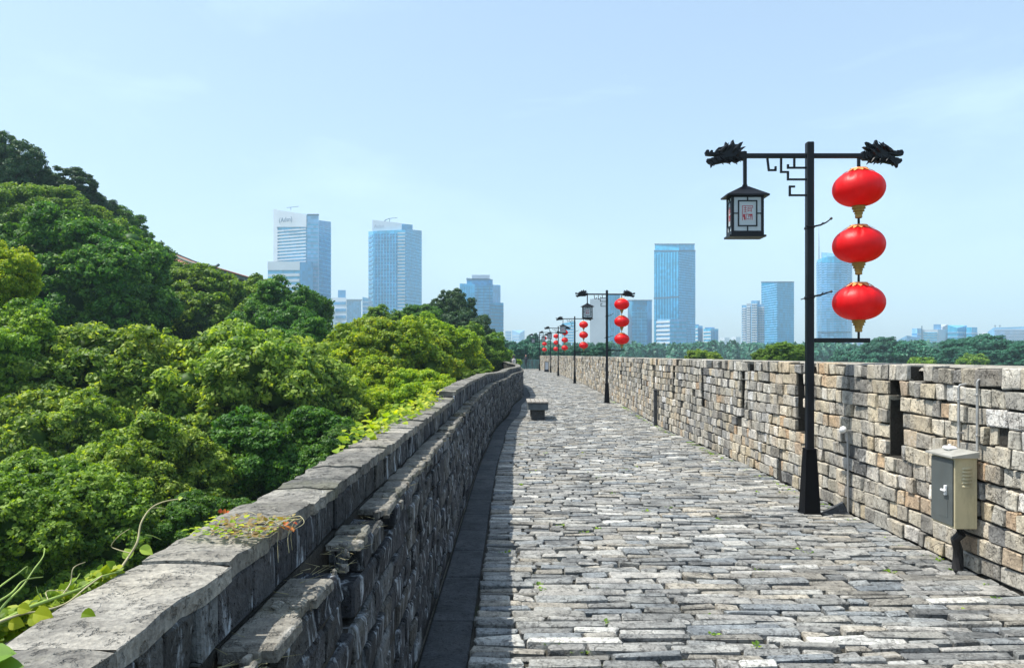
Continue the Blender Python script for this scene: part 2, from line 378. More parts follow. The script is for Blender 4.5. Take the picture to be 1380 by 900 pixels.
# ---- pavement: bedding plus stones
pave = MB(); strip(pave, lambda u, v, w: ((XL(u)+.29)+(XR(u)-XL(u)-.25)*v, u, w), -2, END, 0, 1, -.075, -.042, 1.0)
pv_o = pave.build('pavement', M['joint']); pv_o['kind'] = 'structure'
items = []; y = 2.6; rg = random.Random(3)
while y < END-.2:
    d = rg.choice([.08, .09, .105, .12, .14])*rg.uniform(.9, 1.12)*(1 if y < 6 else 1.12 if y < 9 else 1.25)
    if y > 30: d *= 1.3
    x = XL(y)+.30+rg.uniform(0, .02); xe = XR(y)+.02
    first = True
    while x < xe-.05:
        L = rg.choice([.16, .24, .32, .40, .48, .58] if y < 6 else [.14, .2, .26, .32, .40] if y < 10 else [.14, .18, .23, .28, .34])*rg.uniform(.85, 1.15) if not first else rg.uniform(.2, .5)
        if y > 30: L *= 1.2
        if x+L > xe-.12: L = xe-x
        first = False
        k = math.sin(x*1.3+y*.35)*.026+math.sin(x*.5+1+y*.1)*.05+math.sin(x*3.1+y*.8)*.008
        zt = .006*math.sin(x*2.1+y*1.7)+rg.uniform(-.009, .008)
        if rg.random() < .07: zt -= .012
        zt = max(zt, -.022)
        wob = rg.uniform(-.009, .009)
        items.append(((x+L/2)**2*.3+y*y if -2.95+0*y < x < 9 else 1e9, ((PF, x, x+L-rg.uniform(.010, .028), y+k+wob, y+d+k-rg.uniform(.012, .028)+wob, -.05, zt), dict(bev=.007, jit=.012, bulge=.005, rg=rg, tint=rg.random(), tilt=rg.uniform(-.012, .012)))))
        x += L
    y += d
def vis(it):
    a = it[1][0]; u = (a[1]+a[2])/2; v = (a[3]+a[4])/2
    return v > 4.0 and abs(u/v) < .72
for k in range(len(items)):
    items[k] = ((items[k][1][0][3] if vis(items[k]) else 1e6+k), items[k][1])
emit(items, 'paving_stone', M['paving'], pv_o)

# ---- gutter slabs
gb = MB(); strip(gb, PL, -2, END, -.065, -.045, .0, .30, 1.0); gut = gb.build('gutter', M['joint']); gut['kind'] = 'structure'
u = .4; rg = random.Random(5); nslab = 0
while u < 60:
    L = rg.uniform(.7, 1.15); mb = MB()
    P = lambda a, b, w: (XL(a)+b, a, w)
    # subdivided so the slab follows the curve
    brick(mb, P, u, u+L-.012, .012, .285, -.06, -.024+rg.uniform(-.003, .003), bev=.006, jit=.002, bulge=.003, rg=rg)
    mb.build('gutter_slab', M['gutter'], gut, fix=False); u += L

# ---- right parapet
rw = empty('brick_parapet', (XR(8), 8, 0))
tag(rw, 'sunlit right parapet of pale grey and tan bricks with tall dark slots', 'wall')
rw['world_parts'] = 1
CH = .15; HR = 1.65; slots = [7.25-2.36*3+2.36*k for k in range(40) if 7.25-2.36*3+2.36*k < END-2]
SW = .125   # slot half width
def in_slot(u0, u1, course):
    if 5 <= course <= 9:
        for s in slots:
            if u0 < s+SW and u1 > s-SW: return s
    if course == 10:
        for s in slots:
            if u0 < s-.37+.12 and u1 > s-.37-.12: return s-.37
    return None
core = MB(); Z0, Z1 = -2.0, END
strip(core, PR, Z0, Z1, -.07, .75, -.6, -.035)
strip(core, PR, Z0, Z1, .75, 1.5, -.6, -.46)
prev = Z0
for s in slots+[None]:
    e = (s-SW) if s else Z1
    strip(core, PR, prev, e, .75, 1.5, -.459, -.035)
    if s: prev = s+SW
prev = Z0
for s in slots+[None]:
    e = (s-.37-.12) if s else Z1
    strip(core, PR, prev, e, 1.502, HR-.012, -.6, -.035)
    if s: strip(core, PR, s-.37-.121, s-.37+.121, 1.502, HR-.012, -.6, -.36); prev = s-.37+.12
core.build('wall_core', M['mortar'], rw, fix=False)
cap = MB(); nn = 400; rg = random.Random(12)
V = []; F = []
for i in range(nn+1):
    u = Z0+(Z1-Z0)*(i/nn)**1.3; j = lambda a: rg.uniform(-a, a)
    V += [PR(u, HR-.05, -.10+j(.01)), PR(u, HR-.02+j(.008), -.12+j(.02)), PR(u, HR+.0+j(.006), -.3), PR(u, HR+.006, -.6), PR(u, HR-.008, -.61)]
for i in range(nn):
    for k in range(5): F.append((i*5+k, i*5+(k+1) % 5, i*5+5+(k+1) % 5, i*5+5+k))
cap.add(V, F); cap.build('mortar_cap', M['cap'], rw, fix=False)
items = []; rg = random.Random(21)
drains = [10.35, 17.3, 24.5, 31, 38, 46]
for c in range(11):
    u = Z0+rg.uniform(0, .3)
    while u < Z1-.3:
        L = rg.choice([.12, .15, .18, .22, .26, .31])*rg.uniform(.85, 1.15)
        if u > 35: L *= 1.5
        lo, hi = u, u+L
        # clip bricks at slots
        s = in_slot(lo, hi, c)
        if s is not None:
            hw = .12 if c == 10 else SW
            if lo < s-hw-.05: hi = s-hw
            else:
                u = s+hw; continue
        if c < 2 and any(lo < d+.1 and hi > d-.1 for d in drains):
            d = [d for d in drains if lo < d+.1 and hi > d-.1][0]
            if lo < d-.15: hi = d-.1
            else: u = d+.1; continue
        miss = rg.random() < (.05 if c == 10 else .014) and 2 < c
        if not miss:
            wv = .012*math.sin(u*.9)+.006*math.sin(u*2.7+c)
            vb = c*CH+(wv if 0 < c else 0); vt = (c+1)*CH+(wv if c < 10 else rg.uniform(-.022, .016))
            w1 = rg.uniform(-.018, .014)
            if hi-lo > .06:
                items.append((0, ((PR, lo+.005, hi-.006, vb+rg.uniform(.004, .010), vt-rg.uniform(.005, .014), -.16, w1), dict(bev=.006, jit=.009, bulge=.006, rg=rg, tint=rg.random(), tilt=rg.uniform(-.016, .016)))))
        u = hi
for k in range(len(items)):
    a = items[k][1][0]; items[k] = (a[1] if a[2] > 5.25 else 1e5, items[k][1])
emit(items, 'brick', M['wall_brick'], rw)

# ---- left parapet
lw = empty('low_parapet', (XL(4), 4, 0)); lw['world_parts'] = 1
tag(lw, 'low shaded left parapet of dark streaked bricks under sunlit coping stones', 'wall')
core = MB()
strip(core, PL, -1.5, 2.38, -.07, .94, -.33, -.02); strip(core, PL, 2.38, 2.68, -.07, .80, -.33, -.02); strip(core, PL, 2.379, 2.681, .79, .94, -.33, -.12); strip(core, PL, 2.68, END, -.07, .94, -.33, -.02)
strip(core, PL, -1.5, END, .93, 1.075, -.33, -.13)
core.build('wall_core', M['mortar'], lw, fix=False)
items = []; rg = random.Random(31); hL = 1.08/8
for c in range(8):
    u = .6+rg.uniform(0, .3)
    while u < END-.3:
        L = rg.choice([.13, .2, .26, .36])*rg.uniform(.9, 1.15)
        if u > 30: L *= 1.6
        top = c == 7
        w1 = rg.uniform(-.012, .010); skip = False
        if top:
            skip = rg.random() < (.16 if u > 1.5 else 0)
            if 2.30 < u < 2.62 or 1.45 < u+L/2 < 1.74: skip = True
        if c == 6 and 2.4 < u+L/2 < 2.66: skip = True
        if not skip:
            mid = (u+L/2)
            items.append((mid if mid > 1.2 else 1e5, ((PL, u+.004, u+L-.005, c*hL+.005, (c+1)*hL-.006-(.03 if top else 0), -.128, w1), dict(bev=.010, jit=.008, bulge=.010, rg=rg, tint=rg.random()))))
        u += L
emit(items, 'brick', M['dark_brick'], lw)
# thin pale stones added for the sunlit look of the ledge top, some lost
items = []; rg = random.Random(33); u = 1.0
P = lambda a, b, c: (XL(a)+b, a, c)
while u < 45:
    L = rg.uniform(.10, .30)
    if rg.random() > .22 and not 2.36 < u+L/2 < 2.70 and not 1.45 < u+L/2 < 1.74:
        brick_w = rg.uniform(-.012, .014); items.append((u, ((P, u+.004, u+L-.005, -.128, brick_w, 1.046, 1.078+rg.uniform(-.006, .006)), dict(bev=.006, jit=.007, bulge=.003, rg=rg, tint=rg.random()))))
    u += L
emit(items, 'ledge_stone', M['coping'], lw, 160)
# dark course added under the coping; colour holds the face's shade and weathering
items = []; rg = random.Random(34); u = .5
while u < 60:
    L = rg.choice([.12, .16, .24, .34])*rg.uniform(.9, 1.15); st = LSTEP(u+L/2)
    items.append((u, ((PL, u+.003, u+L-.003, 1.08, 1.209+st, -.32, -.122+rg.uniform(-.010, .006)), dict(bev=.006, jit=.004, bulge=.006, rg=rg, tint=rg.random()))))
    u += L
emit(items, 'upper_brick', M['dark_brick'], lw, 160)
# ledge debris: small loose fragments along the ledge
mb = MB(); rg = random.Random(44)
for k in range(420):
    u = 1.2+rg.random()**1.6*28; w = rg.uniform(-.10, -.01); s = rg.uniform(.008, .03)
    z0 = 1.0 if rg.random() < .3 else 1.05
    P = lambda a, b, c: (XL(a)+b, a, c)
    brick(mb, P, u, u+s*rg.uniform(1, 2.4), w, w+s, z0, z0+s*rg.uniform(.5, 1)+.012, bev=.004, jit=.004, bulge=.002, rg=rg)
o = mb.build('rubble', M['coping'], lw, fix=False); o['kind'] = 'stuff'
# coping stones
u = .55; rg = random.Random(9); joints = [1.26, 1.775, 2.16, 2.50, 2.78, 3.0]
marks = []
while u < 60:
    if joints: e = joints.pop(0)
    else: e = u+rg.uniform(.18, .42)*(1 if u < 30 else 2)
    st = LSTEP((u+e)/2); z = 1.26+st
    mb = MB(); n = 1 if e < 2.7 else rg.choice([1, 2])
    wi = rg.uniform(-.005, .004); dz = rg.uniform(-.008, .006)
    P = lambda a, b, c: (XL(a)+b, a, c)
    # top grid with rough edges
    nu, nw = 7, 5; V = []; us = [u+.004+(e-u-.009)*i/(nu-1) for i in range(nu)]; ws = [-.119+wi-(.215)*j/(nw-1) for j in range(nw)]
    for i, a in enumerate(us):
        for j, b in enumerate(ws):
            ed = i in (0, nu-1) or j in (0, nw-1)
            V.append(P(a, b+(rg.uniform(-.010, .006) if j in (0, nw-1) else 0), z+dz-(.004 if ed else 0)-(.004 if i in (0, nu-1) and j in (0, nw-1) else 0)+rg.uniform(-.004, .003)))
    F = [(i*nw+j, i*nw+j+1, (i+1)*nw+j+1, (i+1)*nw+j) for i in range(nu-1) for j in range(nw-1)]
    ring = [i*nw for i in range(nu)]+[(nu-1)*nw+j for j in range(1, nw)]+[i*nw+nw-1 for i in range(nu-2, -1, -1)]+[j for j in range(nw-2, 0, -1)]
    b0 = len(V)
    for lvl, (dz2, wob) in enumerate(((.012, .003), (.05, .002))):
        for r_ in ring:
            q = V[r_]; V.append((q[0]+rg.uniform(-wob, wob), q[1], z-dz2 if lvl else z-dz2))
    nr = len(ring)
    for k in range(nr):
        k2 = (k+1) % nr
        F.append((ring[k], b0+k, b0+k2, ring[k2])); F.append((b0+k, b0+nr+k, b0+nr+k2, b0+k2))
    mb.add(V, F, rg.random()); mb.build('coping_stone', M['coping'], lw, fix=True)
    u = e
# ------------------------------------------------------------------ street lamps
def px(x, y, Z):   # photo pixel and depth to a place (used only to lay out measurements)
    return ((x-690)*Z/1000, Z, 1.75+(478-y)*Z/1000)
k = .3555/122.2    # crop unit to metres on the nearest lamp
def lc(u, v): return ((u-455)*k, 1.75+(478-(160+.3555*v))/122.2)
def make_lamp():
    r = empty('street_lamp')
    mb = MB(); mb.cbox(-.039, .039, -.039, .039, .70, 4.09, .008); mb.build('pole', M['black'], r)
    mb = MB(); a, b, c = .088, .056, .012
    mb.add([(-a,-a,0),(a,-a,0),(a,a,0),(-a,a,0),(-b,-b,.71),(b,-b,.71),(b,b,.71),(-b,b,.71)], [(0,3,2,1),(4,5,6,7),(0,1,5,4),(1,2,6,5),(2,3,7,6),(3,0,4,7)])
    mb.cbox(-.095, .095, -.095, .095, -.005, .016, .005)
    for sx in (-1, 1):
        for sy in (-1, 1): mb.lathe([(.010, .014), (.010, .026), (.004, .030)], 6, (sx*.0915, sy*.0915, 0)); mb.cbox(-.060, .060, -.060, .060, .705, .725, .006); mb.build('pole_base', M['black'], r)
    mb = MB(); mb.cbox(-.75, -.040, -.022, .022, 3.915, 3.965, .006); mb.cbox(.040, .60, -.022, .022, 3.915, 3.965, .006); mb.build('cross_arm', M['black'], r)
    for path in (((295,152),(301,196),(326,196),(326,178)), ((347,152),(347,203),(373,203),(373,231),(444,231)), ((397,152),(397,186)), ((373,174),(373,187),(444,187)), ((396,258),(380,258),(380,291),(444,291))):
        pts = [lc(*p) for p in path]; mb = MB()
        for (p, q) in zip(pts, pts[1:]):
            x0, x1 = sorted((p[0], q[0])); z0, z1 = sorted((p[1], q[1])); h = .0105
            if abs(p[0]-q[0]) < .03 and abs(p[1]-q[1]) > .03: 
                mb.add([(p[0]-h,-h,p[1]+.0),(p[0]+h,-h,p[1]),(p[0]+h,h,p[1]),(p[0]-h,h,p[1]),(q[0]-h,-h,q[1]-h),(q[0]+h,-h,q[1]-h),(q[0]+h,h,q[1]-h),(q[0]-h,h,q[1]-h)], [(0,3,2,1),(4,5,6,7),(0,1,5,4),(1,2,6,5),(2,3,7,6),(3,0,4,7)])
            else: mb.box(x0-h*.96, x1+h*.96, -h*.96, h*.96, p[1]-h*.96, p[1]+h*.96)
        mb.build('fretwork', M['black'], r)
    mb = MB(); x0, z = lc(473, 840); x1, _ = lc(683, 840); mb.cbox(.040, x1, -.02, .02, z-.024, z+.024, .005); mb.build('lower_arm', M['black'], r)
    for pts in (((435,410),(462,412),(490,406),(512,396),(530,382)), ((430,686),(450,676),(490,670),(512,662),(530,657))):
        P3 = [Vector((lc(*p)[0], -.045, lc(*p)[1])) for p in pts]
        mb = MB(); mb.tube(P3, [.008, .010, .010, .008, .006], 6); mb.tube([P3[-1]-Vector((.008, 0, .006)), P3[-1]+Vector((.008, 0, .008))], .014, 8)
        q = P3[2]; mb.tube([q, q+Vector((.03, 0, .03))], .005, 5); mb.tube([P3[1], P3[1]+Vector((-.10, .0, -.03))], .006, 5)
        zc = P3[1].z; mb.cbox(-.044, .044, -.044, .044, zc-.014, zc+.008, .004)
        mb.build('wire_clamp', M['black'], r)
    # dragon heads
    D = [(395,160),(397,98),(418,92),(430,108),(462,104),(405,56),(432,58),(452,66),(428,14),(452,20),(478,36),(500,36),(514,-4),(526,4),(534,30),(552,42),(580,14),(588,48),(612,58),(640,62),(660,80),(662,104),(690,112),(722,104),(722,84),(742,82),(756,104),(748,130),(716,134),(680,134),(668,142),(700,156),(738,160),(742,180),(724,200),(708,206),(702,236),(682,208),(640,202),(600,192),(566,190),(540,198),(520,180),(490,194),(468,188),(455,172),(412,172)]
    def head(sx):
        mb = MB(); K = .001275
        f = lambda p: (sx*((.57 if sx > 0 else .695)+(p[0]-395)*K), 3.94-(p[1]-132)*K)
        base = [f(p) for p in D]
        mb.prism(base, -.022, .022)
        cx, cz = f((530, 118))
        for s, d in ((.84, .034), (.66, .05), (.48, .062)):
            q = [(cx+(p[0]-cx)*s, cz+(p[1]-cz)*s) for p in base]; mb.prism(q, -d, d)
        for yy in (-1, 1):
            mb.lathe([(.001, -.016), (.014, -.008), (.018, 0), (.014, .008), (.001, .016)], 8, (f((640, 100))[0], yy*.055, f((640, 100))[1]))
            for hx, hz in ((470, 60), (520, 40), (560, 50), (440, 90)):   # mane and horns off the side
                a = f((hx+70, hz+60)); b = f((hx, hz-18)); mb.tube([(a[0], yy*.04, a[1]), ((a[0]+b[0])/2, yy*.075, (a[1]+b[1])/2), (b[0], yy*.06, b[1])], [.022, .015, .002], 6)
            for hx in (500, 560, 620):
                a = f((hx, 150)); b = f((hx-40, 196)); mb.tube([(a[0], yy*.05, a[1]), (b[0], yy*.06, b[1])], [.02, .003], 6)
        return mb.build('dragon_head', M['black'], r)
    head(1); head(-1)
    # rods
    mb = MB(); mb.box(lc(210, 0)[0]-.017, lc(210, 0)[0]+.017, -.017, .017, lc(0, 256)[1], 3.916); mb.build('hanger_rod', M['black'], r)
    mb = MB(); mb.box(lc(641, 0)[0]-.014, lc(641, 0)[0]+.014, -.014, .014, lc(0, 196)[1], 3.916); mb.build('hanger_rod', M['black'], r)
    return r
def make_box_lantern(x, z):
    """hanging four-sided lantern; origin at its hanging point"""
    r = empty('box_lantern', (x, 0, z))
    H = lambda v: -(v-255)*k
    hw = .163
    mb = MB(); e = .232; a = .035; z1 = H(294); z0 = H(258)
    mb.add([(-e,-e,z1),(e,-e,z1),(e,e,z1),(-e,e,z1),(-a,-a,z0),(a,-a,z0),(a,a,z0),(-a,a,z0)], [(0,3,2,1),(4,5,6,7),(0,1,5,4),(1,2,6,5),(2,3,7,6),(3,0,4,7)])
    mb.box(-e, e, -e, e, z1-.016, z1-.0005); mb.tube([(0, 0, z0-.01), (0, 0, .01)], .03, 8)
    mb.build('lantern_roof', M['black'], r)
    zt, zb = H(300), H(438)
    mb = MB()
    for sx in (-1, 1):
        for sy in (-1, 1): mb.box(sx*hw-.014, sx*hw+.014, sy*hw-.014, sy*hw+.014, zb, zt)
    mb.box(-hw-.012, hw+.012, -hw-.012, hw+.012, zt-.012, zt+.006); mb.build('corner_posts', M['black'], r)
    mb = MB(); mb.box(-.20, .20, -.20, .20, zb-.042, zb-.022); mb.box(-.178, .178, -.178, .178, zb-.0218, zb+.0218); mb.build('lantern_base', M['black'], r)
    for q in range(4):
        Mx = Matrix.Rotation(q*math.pi/2, 4, 'Z')
        mb = MB(); mb.box(-hw+.015, hw-.015, -hw-.003, -hw+.003, zb+.022, zt-.013, M=Mx); g = mb.build('glass_pane', M['frost'], r)
        mb = MB(); bx, bz0, bz1 = .106, H(414), H(316); y0, y1 = -hw-.014, -hw-.0035; t = .009; cz = (bz0+bz1)/2
        for (a0, a1, c0, c1) in ((-bx, bx, bz0, bz0+t*1.5), (-bx, bx, bz1-t*1.5, bz1), (-bx, -bx+t*1.5, bz0+t*1.5, bz1-t*1.5), (bx-t*1.5, bx, bz0+t*1.5, bz1-t*1.5),
                                 (-hw+.014, -bx, cz-t*.7, cz+t*.7), (bx, hw-.014, cz-t*.7, cz+t*.7), (-t*.7, t*.7, bz1, zt-.012), (-t*.7, t*.7, zb+.022, bz0)):
            mb.box(a0, a1, y0, y1, c0, c1, M=Mx)
        mb.build('lattice', M['black'], r)
        # square seal-script character printed on the pane
        mb = MB(); u = .0052; cz2 = cz+.006; s = []
        for (a0, b0, a1, b1) in ((-11,13,11,13),(-11,13,-11,-14),(11,13,11,9),(-8,9,-2,9),(-8,5,-2,5),(-5,13,-5,1),(-8,1,-2,1),(1,10,8,10),(1,10,1,2),(8,10,8,2),(3,7,6,7),(1,4,8,4),(-8,-3,10,-3),(-6,-3,-9,-8),(-3,-3,-3,-13),(2,-3,2,-9),(7,-3,7,-13),(-7,-8,-5,-13),(4,-7,10,-7),(10,-3,10,-13),(-1,-12,4,-12),(-8,-5,-6,-6),(4,-3,9,-5)):
            x0, x1 = sorted((a0, a1)); q0, q1 = sorted((b0, b1)); o_ = len(s)*.00002
            mb.box(x0*u*.98-.0028, x1*u*.98+.0028, -hw-.0046-o_, -hw-.0032, cz2+q0*u*1.1-.0028, cz2+q1*u*1.1+.0028, M=Mx); s.append(0)
        mb.build('seal_character', M['sealred'], r)
    return r
def make_red_lantern(x, z):
    r = empty('red_lantern', (x, 0, z))
    prof = []
    for i in range(25):
        th = -math.pi/2+math.pi*(.06+.88*i/24)
        c, s_ = math.cos(th), math.sin(th)
        prof.append((.297*abs(c)**.86, .212*(abs(s_)**1.0)*(1 if s_ > 0 else -1)))
    prof[0] = (.07, prof[0][1]); 
    def rib(th, z):
        g = abs(math.sin(th*8)); top = max(0, (z-.08)/.13)
        return 1-.012*(1-g)**3-.20*top*max(0, 1-abs(math.sin(th*3.0+.6))*3.2)
    mb = MB(); mb.lathe(prof, 96, rib=rib); mb.build('lantern_body', M['red'], r, smooth=True)
    mb = MB()
    mb.lathe([(.100, .190), (.112, .212), (.100, .240), (.06, .244)], 24); 
    for i in range(14):
        th = 2*math.pi*i/14
        mb.add([(.100*math.cos(th-.2), .100*math.sin(th-.2), .232), (.100*math.cos(th+.2), .100*math.sin(th+.2), .232), (.160*math.cos(th+.12), .160*math.sin(th+.12), .200), (.190*math.cos(th), .190*math.sin(th), .182), (.160*math.cos(th-.12), .160*math.sin(th-.12), .200)], [(0, 1, 2, 3, 4)])
    mb.build('top_collar', M['orange'], r)
    mb = MB(); mb.lathe([(.080, -.200), (.083, -.211), (.074, -.213), (.072, -.228), (.079, -.230), (.077, -.242), (.062, -.245), (.060, -.262), (.066, -.264), (.064, -.274), (.046, -.277), (.045, -.292), (.050, -.294), (.048, -.304), (.040, -.306), (.041, -.345), (.034, -.352)], 20)
    mb.build('bottom_collar', M['gold'], r)
    mb = MB(); mb.tube([(0, 0, -.345), (0, 0, -.47)], .014, 8); mb.tube([(0, 0, .222), (0, 0, .30)], .014, 8); mb.build('connector', M['black'], r)
    return r
lamp0 = make_lamp()
xl_, zl_ = lc(210, 255); box0 = make_box_lantern(xl_, zl_)
xr_ = lc(641, 0)[0]; reds0 = make_red_lantern(xr_, lc(0, 266)[1])
zr = [lc(0, 266)[1], lc(0, 480)[1], lc(0, 697)[1]]
lamps = [(3.28, 8.18, 'nearest'), (3.44, 26.9, 'second nearest'), (3.82, 45.2, 'third nearest'), (3.80, 61, 'fourth nearest'), (3.80, 73, 'fifth nearest'), (3.05, 82, 'farthest')]
tn = ['topmost red lantern, wide and round with gold collars, on the %s street lamp', 'middle red lantern of the three strung on the %s street lamp', 'lowest red lantern, above the short arm of the %s street lamp']
for i, (lx, ly, nm) in enumerate(lamps):
    l = lamp0 if i == 0 else copy_tree(lamp0); l.location = (lx, ly, .0)
    rot = [0, R(2), R(-3), R(3), R(-2), R(4)][i]; l.rotation_euler.z = rot
    tag(l, '%s black street lamp with dragon head arms standing along the right parapet' % nm, 'street lamp', 'street lamps along the parapet')
    b = box0 if i == 0 else copy_tree(box0); b.location = (lx+xl_*math.cos(rot), ly+xl_*math.sin(rot), zl_); b.rotation_euler.z = R(0)+rot
    b.scale = (1, .55, 1); tag(b, 'four sided black and white box lantern hanging from the %s street lamp' % nm, 'lantern', 'box lanterns on the street lamps')
    for j in range(3):
        q = reds0 if (i == 0 and j == 0) else copy_tree(reds0)
        q.location = (lx+xr_*math.cos(rot), ly+xr_*math.sin(rot), zr[j]); q.rotation_euler.z = R(23*j+11*i); q.scale = (.92, .92, .92)
        tag(q, tn[j] % nm, 'red lantern', 'red lanterns on the street lamps')

# ------------------------------------------------------------------ electric cabinet on the parapet
cx1, cy0, cy1, cz0, cz1 = 3.70, 5.90, 6.22, .365, .93; cx0 = 3.52
cb = empty('electric_cabinet', (cx1, (cy0+cy1)/2, cz0)); cb['world_parts'] = 1
tag(cb, 'cream and grey metal electric cabinet mounted on the right brick parapet', 'cabinet')
mb = MB(); mb.cbox(cx0, cx1, cy0, cy1, cz0, cz1, .004); mb.build('cabinet_body', M['boxside'], cb)
mb = MB(); mb.cbox(cx0-.014, cx0-.001, cy0+.012, cy1-.012, cz0+.02, cz1-.02, .003); d = mb.build('door', M['boxdoor'], cb)
d['world_parts'] = 0
mb = MB(); mb.cbox(cx0-.036, cx0-.0145, 5.975, 5.995, .62, .70, .004); mb.cbox(cx0-.05, cx0-.034, 5.955, 6.02, .652, .668, .003)
o = mb.build('handle', M['white'], None); o.parent = d
mb = MB(); mb.box(cx0-.0165, cx0-.0135, 5.97, 6.10, .44, .58); o = mb.build('label_plate', M['boxdoor'], None); o.parent = d
for i in range(6):
    z = .70+.028*i; mb = MB()
    P = []
    for j in range(7):
        f = j/6; xx = cx0+.055+.085*f
        P += [(xx, cy0-.001, z), (xx, cy0-.018*math.sin(math.pi*f)-.001, z+.002), (xx, cy0-.001, z+.019)]
    F = [(j*3+a, j*3+a+1, j*3+a+4, j*3+a+3) for j in range(6) for a in range(2)]
    mb.add(P, F); mb.box(cx0+.055, cx0+.14, cy0-.0025, cy0-.0008, z-.005, z-.001); mb.build('louvre', M['boxside'], cb)
mb = MB(); e = .03; zc = cz1
mb.add([(cx0-e-.01,cy0-e,zc+.001),(cx1,cy0-e,zc+.001),(cx1,cy1+e,zc+.001),(cx0-e-.01,cy1+e,zc+.001),(cx0-e-.01,cy0-e,zc+.015),(cx1,cy0-e,zc+.05),(cx1,cy1+e,zc+.05),(cx0-e-.01,cy1+e,zc+.015),
        ((cx0+cx1)/2,(cy0+cy1)/2,zc+.06)], [(0,3,2,1),(0,1,5,4),(1,2,6,5),(2,3,7,6),(3,0,4,7),(4,5,8),(5,6,8),(6,7,8),(7,4,8)])
mb.build('cabinet_roof', M['boxroof'], cb)
mb = MB(); mb.cbox(3.54, 3.62, 6.02, 6.12, zc+.045, zc+.075, .012); mb.tube([(3.58, 6.07, zc+.07), (3.58, 6.07, zc+.09)], .012, 8); o = mb.build('roof_bracket', M['white'], cb)
mb = MB(); mb.tube([(3.62, 6.0, .36), (3.63, 6.0, .30), (3.60, 6.03, .25), (3.64, 6.06, .17), (3.655, 6.08, .10), (3.65, 6.08, -.01)], [.036, .038, .034, .036, .04, .045], 10)
o = mb.build('cable_sleeve', M['rubber']); tag(o, 'black rubber cable sleeve running from the electric cabinet down to the paving', 'cable')
for (x, y, z0, z1, lab) in ((3.672, 6.10, .99, 1.50, 'thin grey conduit pipe rising from the roof of the electric cabinet'), (3.70, 5.90, .99, 1.55, 'thin grey conduit pipe on the parapet behind the near edge of the electric cabinet')):
    mb = MB(); mb.tube([(x, y, z0), (x, y, z1-.02), (x+.01, y, z1), (x+.06, y, z1+.01)], .011, 8)
    for zz in (z0+.12, z1-.12): mb.cbox(x-.015, x+.04, y-.012, y+.012, zz-.008, zz+.008, .003)
    o = mb.build('conduit_pipe', M['steel'], smooth=False); tag(o, lab, 'pipe')
# small spot lamp with conduit beside the nearest lamp
sp = empty('wall_spotlight', (3.66, 8.05, .9)); sp['world_parts'] = 1
tag(sp, 'small white spotlight on a bracket fixed to the brick parapet behind the nearest street lamp', 'spotlight')
mb = MB(); mb.lathe([(.02, -.04), (.032, -.028), (.036, .0), (.032, .028), (.015, .04)], 14, M=Matrix.Translation((3.62, 8.12, .93)) @ Matrix.Rotation(R(60), 4, 'X')); mb.build('lamp_head', M['white'], sp, smooth=True)
mb = MB(); mb.cbox(3.62, 3.745, 8.10, 8.12, .91, .93, .003); mb.build('bracket', M['steel'], sp)
mb = MB(); mb.tube([(3.69, 8.16, .92), (3.69, 8.15, .5), (3.69, 8.15, .02)], .011, 8); mb.build('conduit', M['steel'], sp)
# low dark wedge at the foot of the parapet
mb = MB(); mb.add([(3.42, 8.2, 0), (3.70, 8.12, 0), (3.71, 8.34, 0), (3.5, 8.34, 0), (3.66, 8.2, .10), (3.69, 8.28, .12)], [(0,3,2,1),(0,1,4),(1,2,5,4),(2,3,5),(3,0,4,5)])
o = mb.build('stone_wedge', M['gutter']); tag(o, 'dark wedge lying at the foot of the parapet beside the nearest lamp', 'stone')
# weathered post by the parapet
mb = MB(); mb.cbox(XR(18.4)-.12, XR(18.4)-.03, 18.36, 18.45, 0, .86, .012); mb.cbox(XR(18.4)-.13, XR(18.4)-.02, 18.35, 18.46, .86, .89, .01)
o = mb.build('stone_post', M['gutter']); tag(o, 'slim dark weathered post standing against the parapet between the two nearest lamps', 'post')

# ------------------------------------------------------------------ bench
bn = empty('bench', (.70, 20.5, 0))
tag(bn, 'small grey bench with wooden slatted top standing on the walkway near the low parapet', 'bench')
for i in range(5):
    w = .58/5; mb = MB(); mb.cbox(-.30+i*w+.006, -.30+(i+1)*w-.006, -.72, .72, .455, .50, .008); mb.build('seat_slat', M['wood'], bn)
mb = MB(); mb.cbox(-.27, .27, -.68, .68, .27, .452, .012); mb.build('seat_box', M['benchgrey'], bn)
for y in (-.55, .45):
    mb = MB(); mb.cbox(-.185, .185, y, y+.18, -.005, .27, .01); mb.build('leg', M['gutter'], bn)

# ------------------------------------------------------------------ end of the walk: railing, board, people
rl = empty('railing', (1.2, 90, 0)); tag(rl, 'low teal metal railing closing the far end of the walkway', 'railing')
for i in range(7):
    x = -1.6+i*.62; mb = MB(); mb.box(x-.03, x+.03, -.03, .03, 0, 1.2); mb.build('post', M['rail'], rl)
for z in (.15, 1.1): mb = MB(); mb.box(-1.63, 2.2, -.02, .02, z, z+.07); mb.build('rail', M['rail'], rl)
mb = MB()
for i in range(48): x = -1.57+i*.0775; mb.box(x-.012, x+.012, -.012, .012, .22, 1.1)
o = mb.build('balusters', M['rail'], rl); o['kind'] = 'stuff'
sb = empty('notice_stand', (3.82-.2, 76, 0)); sb.location.x = 3.55; tag(sb, 'small framed notice board on a heavy black foot beside the farthest lamps', 'notice board')
mb = MB(); mb.cbox(-.24, .24, -.2, .2, 0, .2, .02); mb.build('foot', M['black'], sb)
mb = MB()
for a in ((-.2, -.16, .2, 1.05), (.16, .2, .2, 1.05), (-.16, .16, 1.01, 1.05), (-.16, .16, .2, .24)): mb.box(a[0], a[1], -.02, .02, a[2], a[3])
mb.build('frame', M['black'], sb)
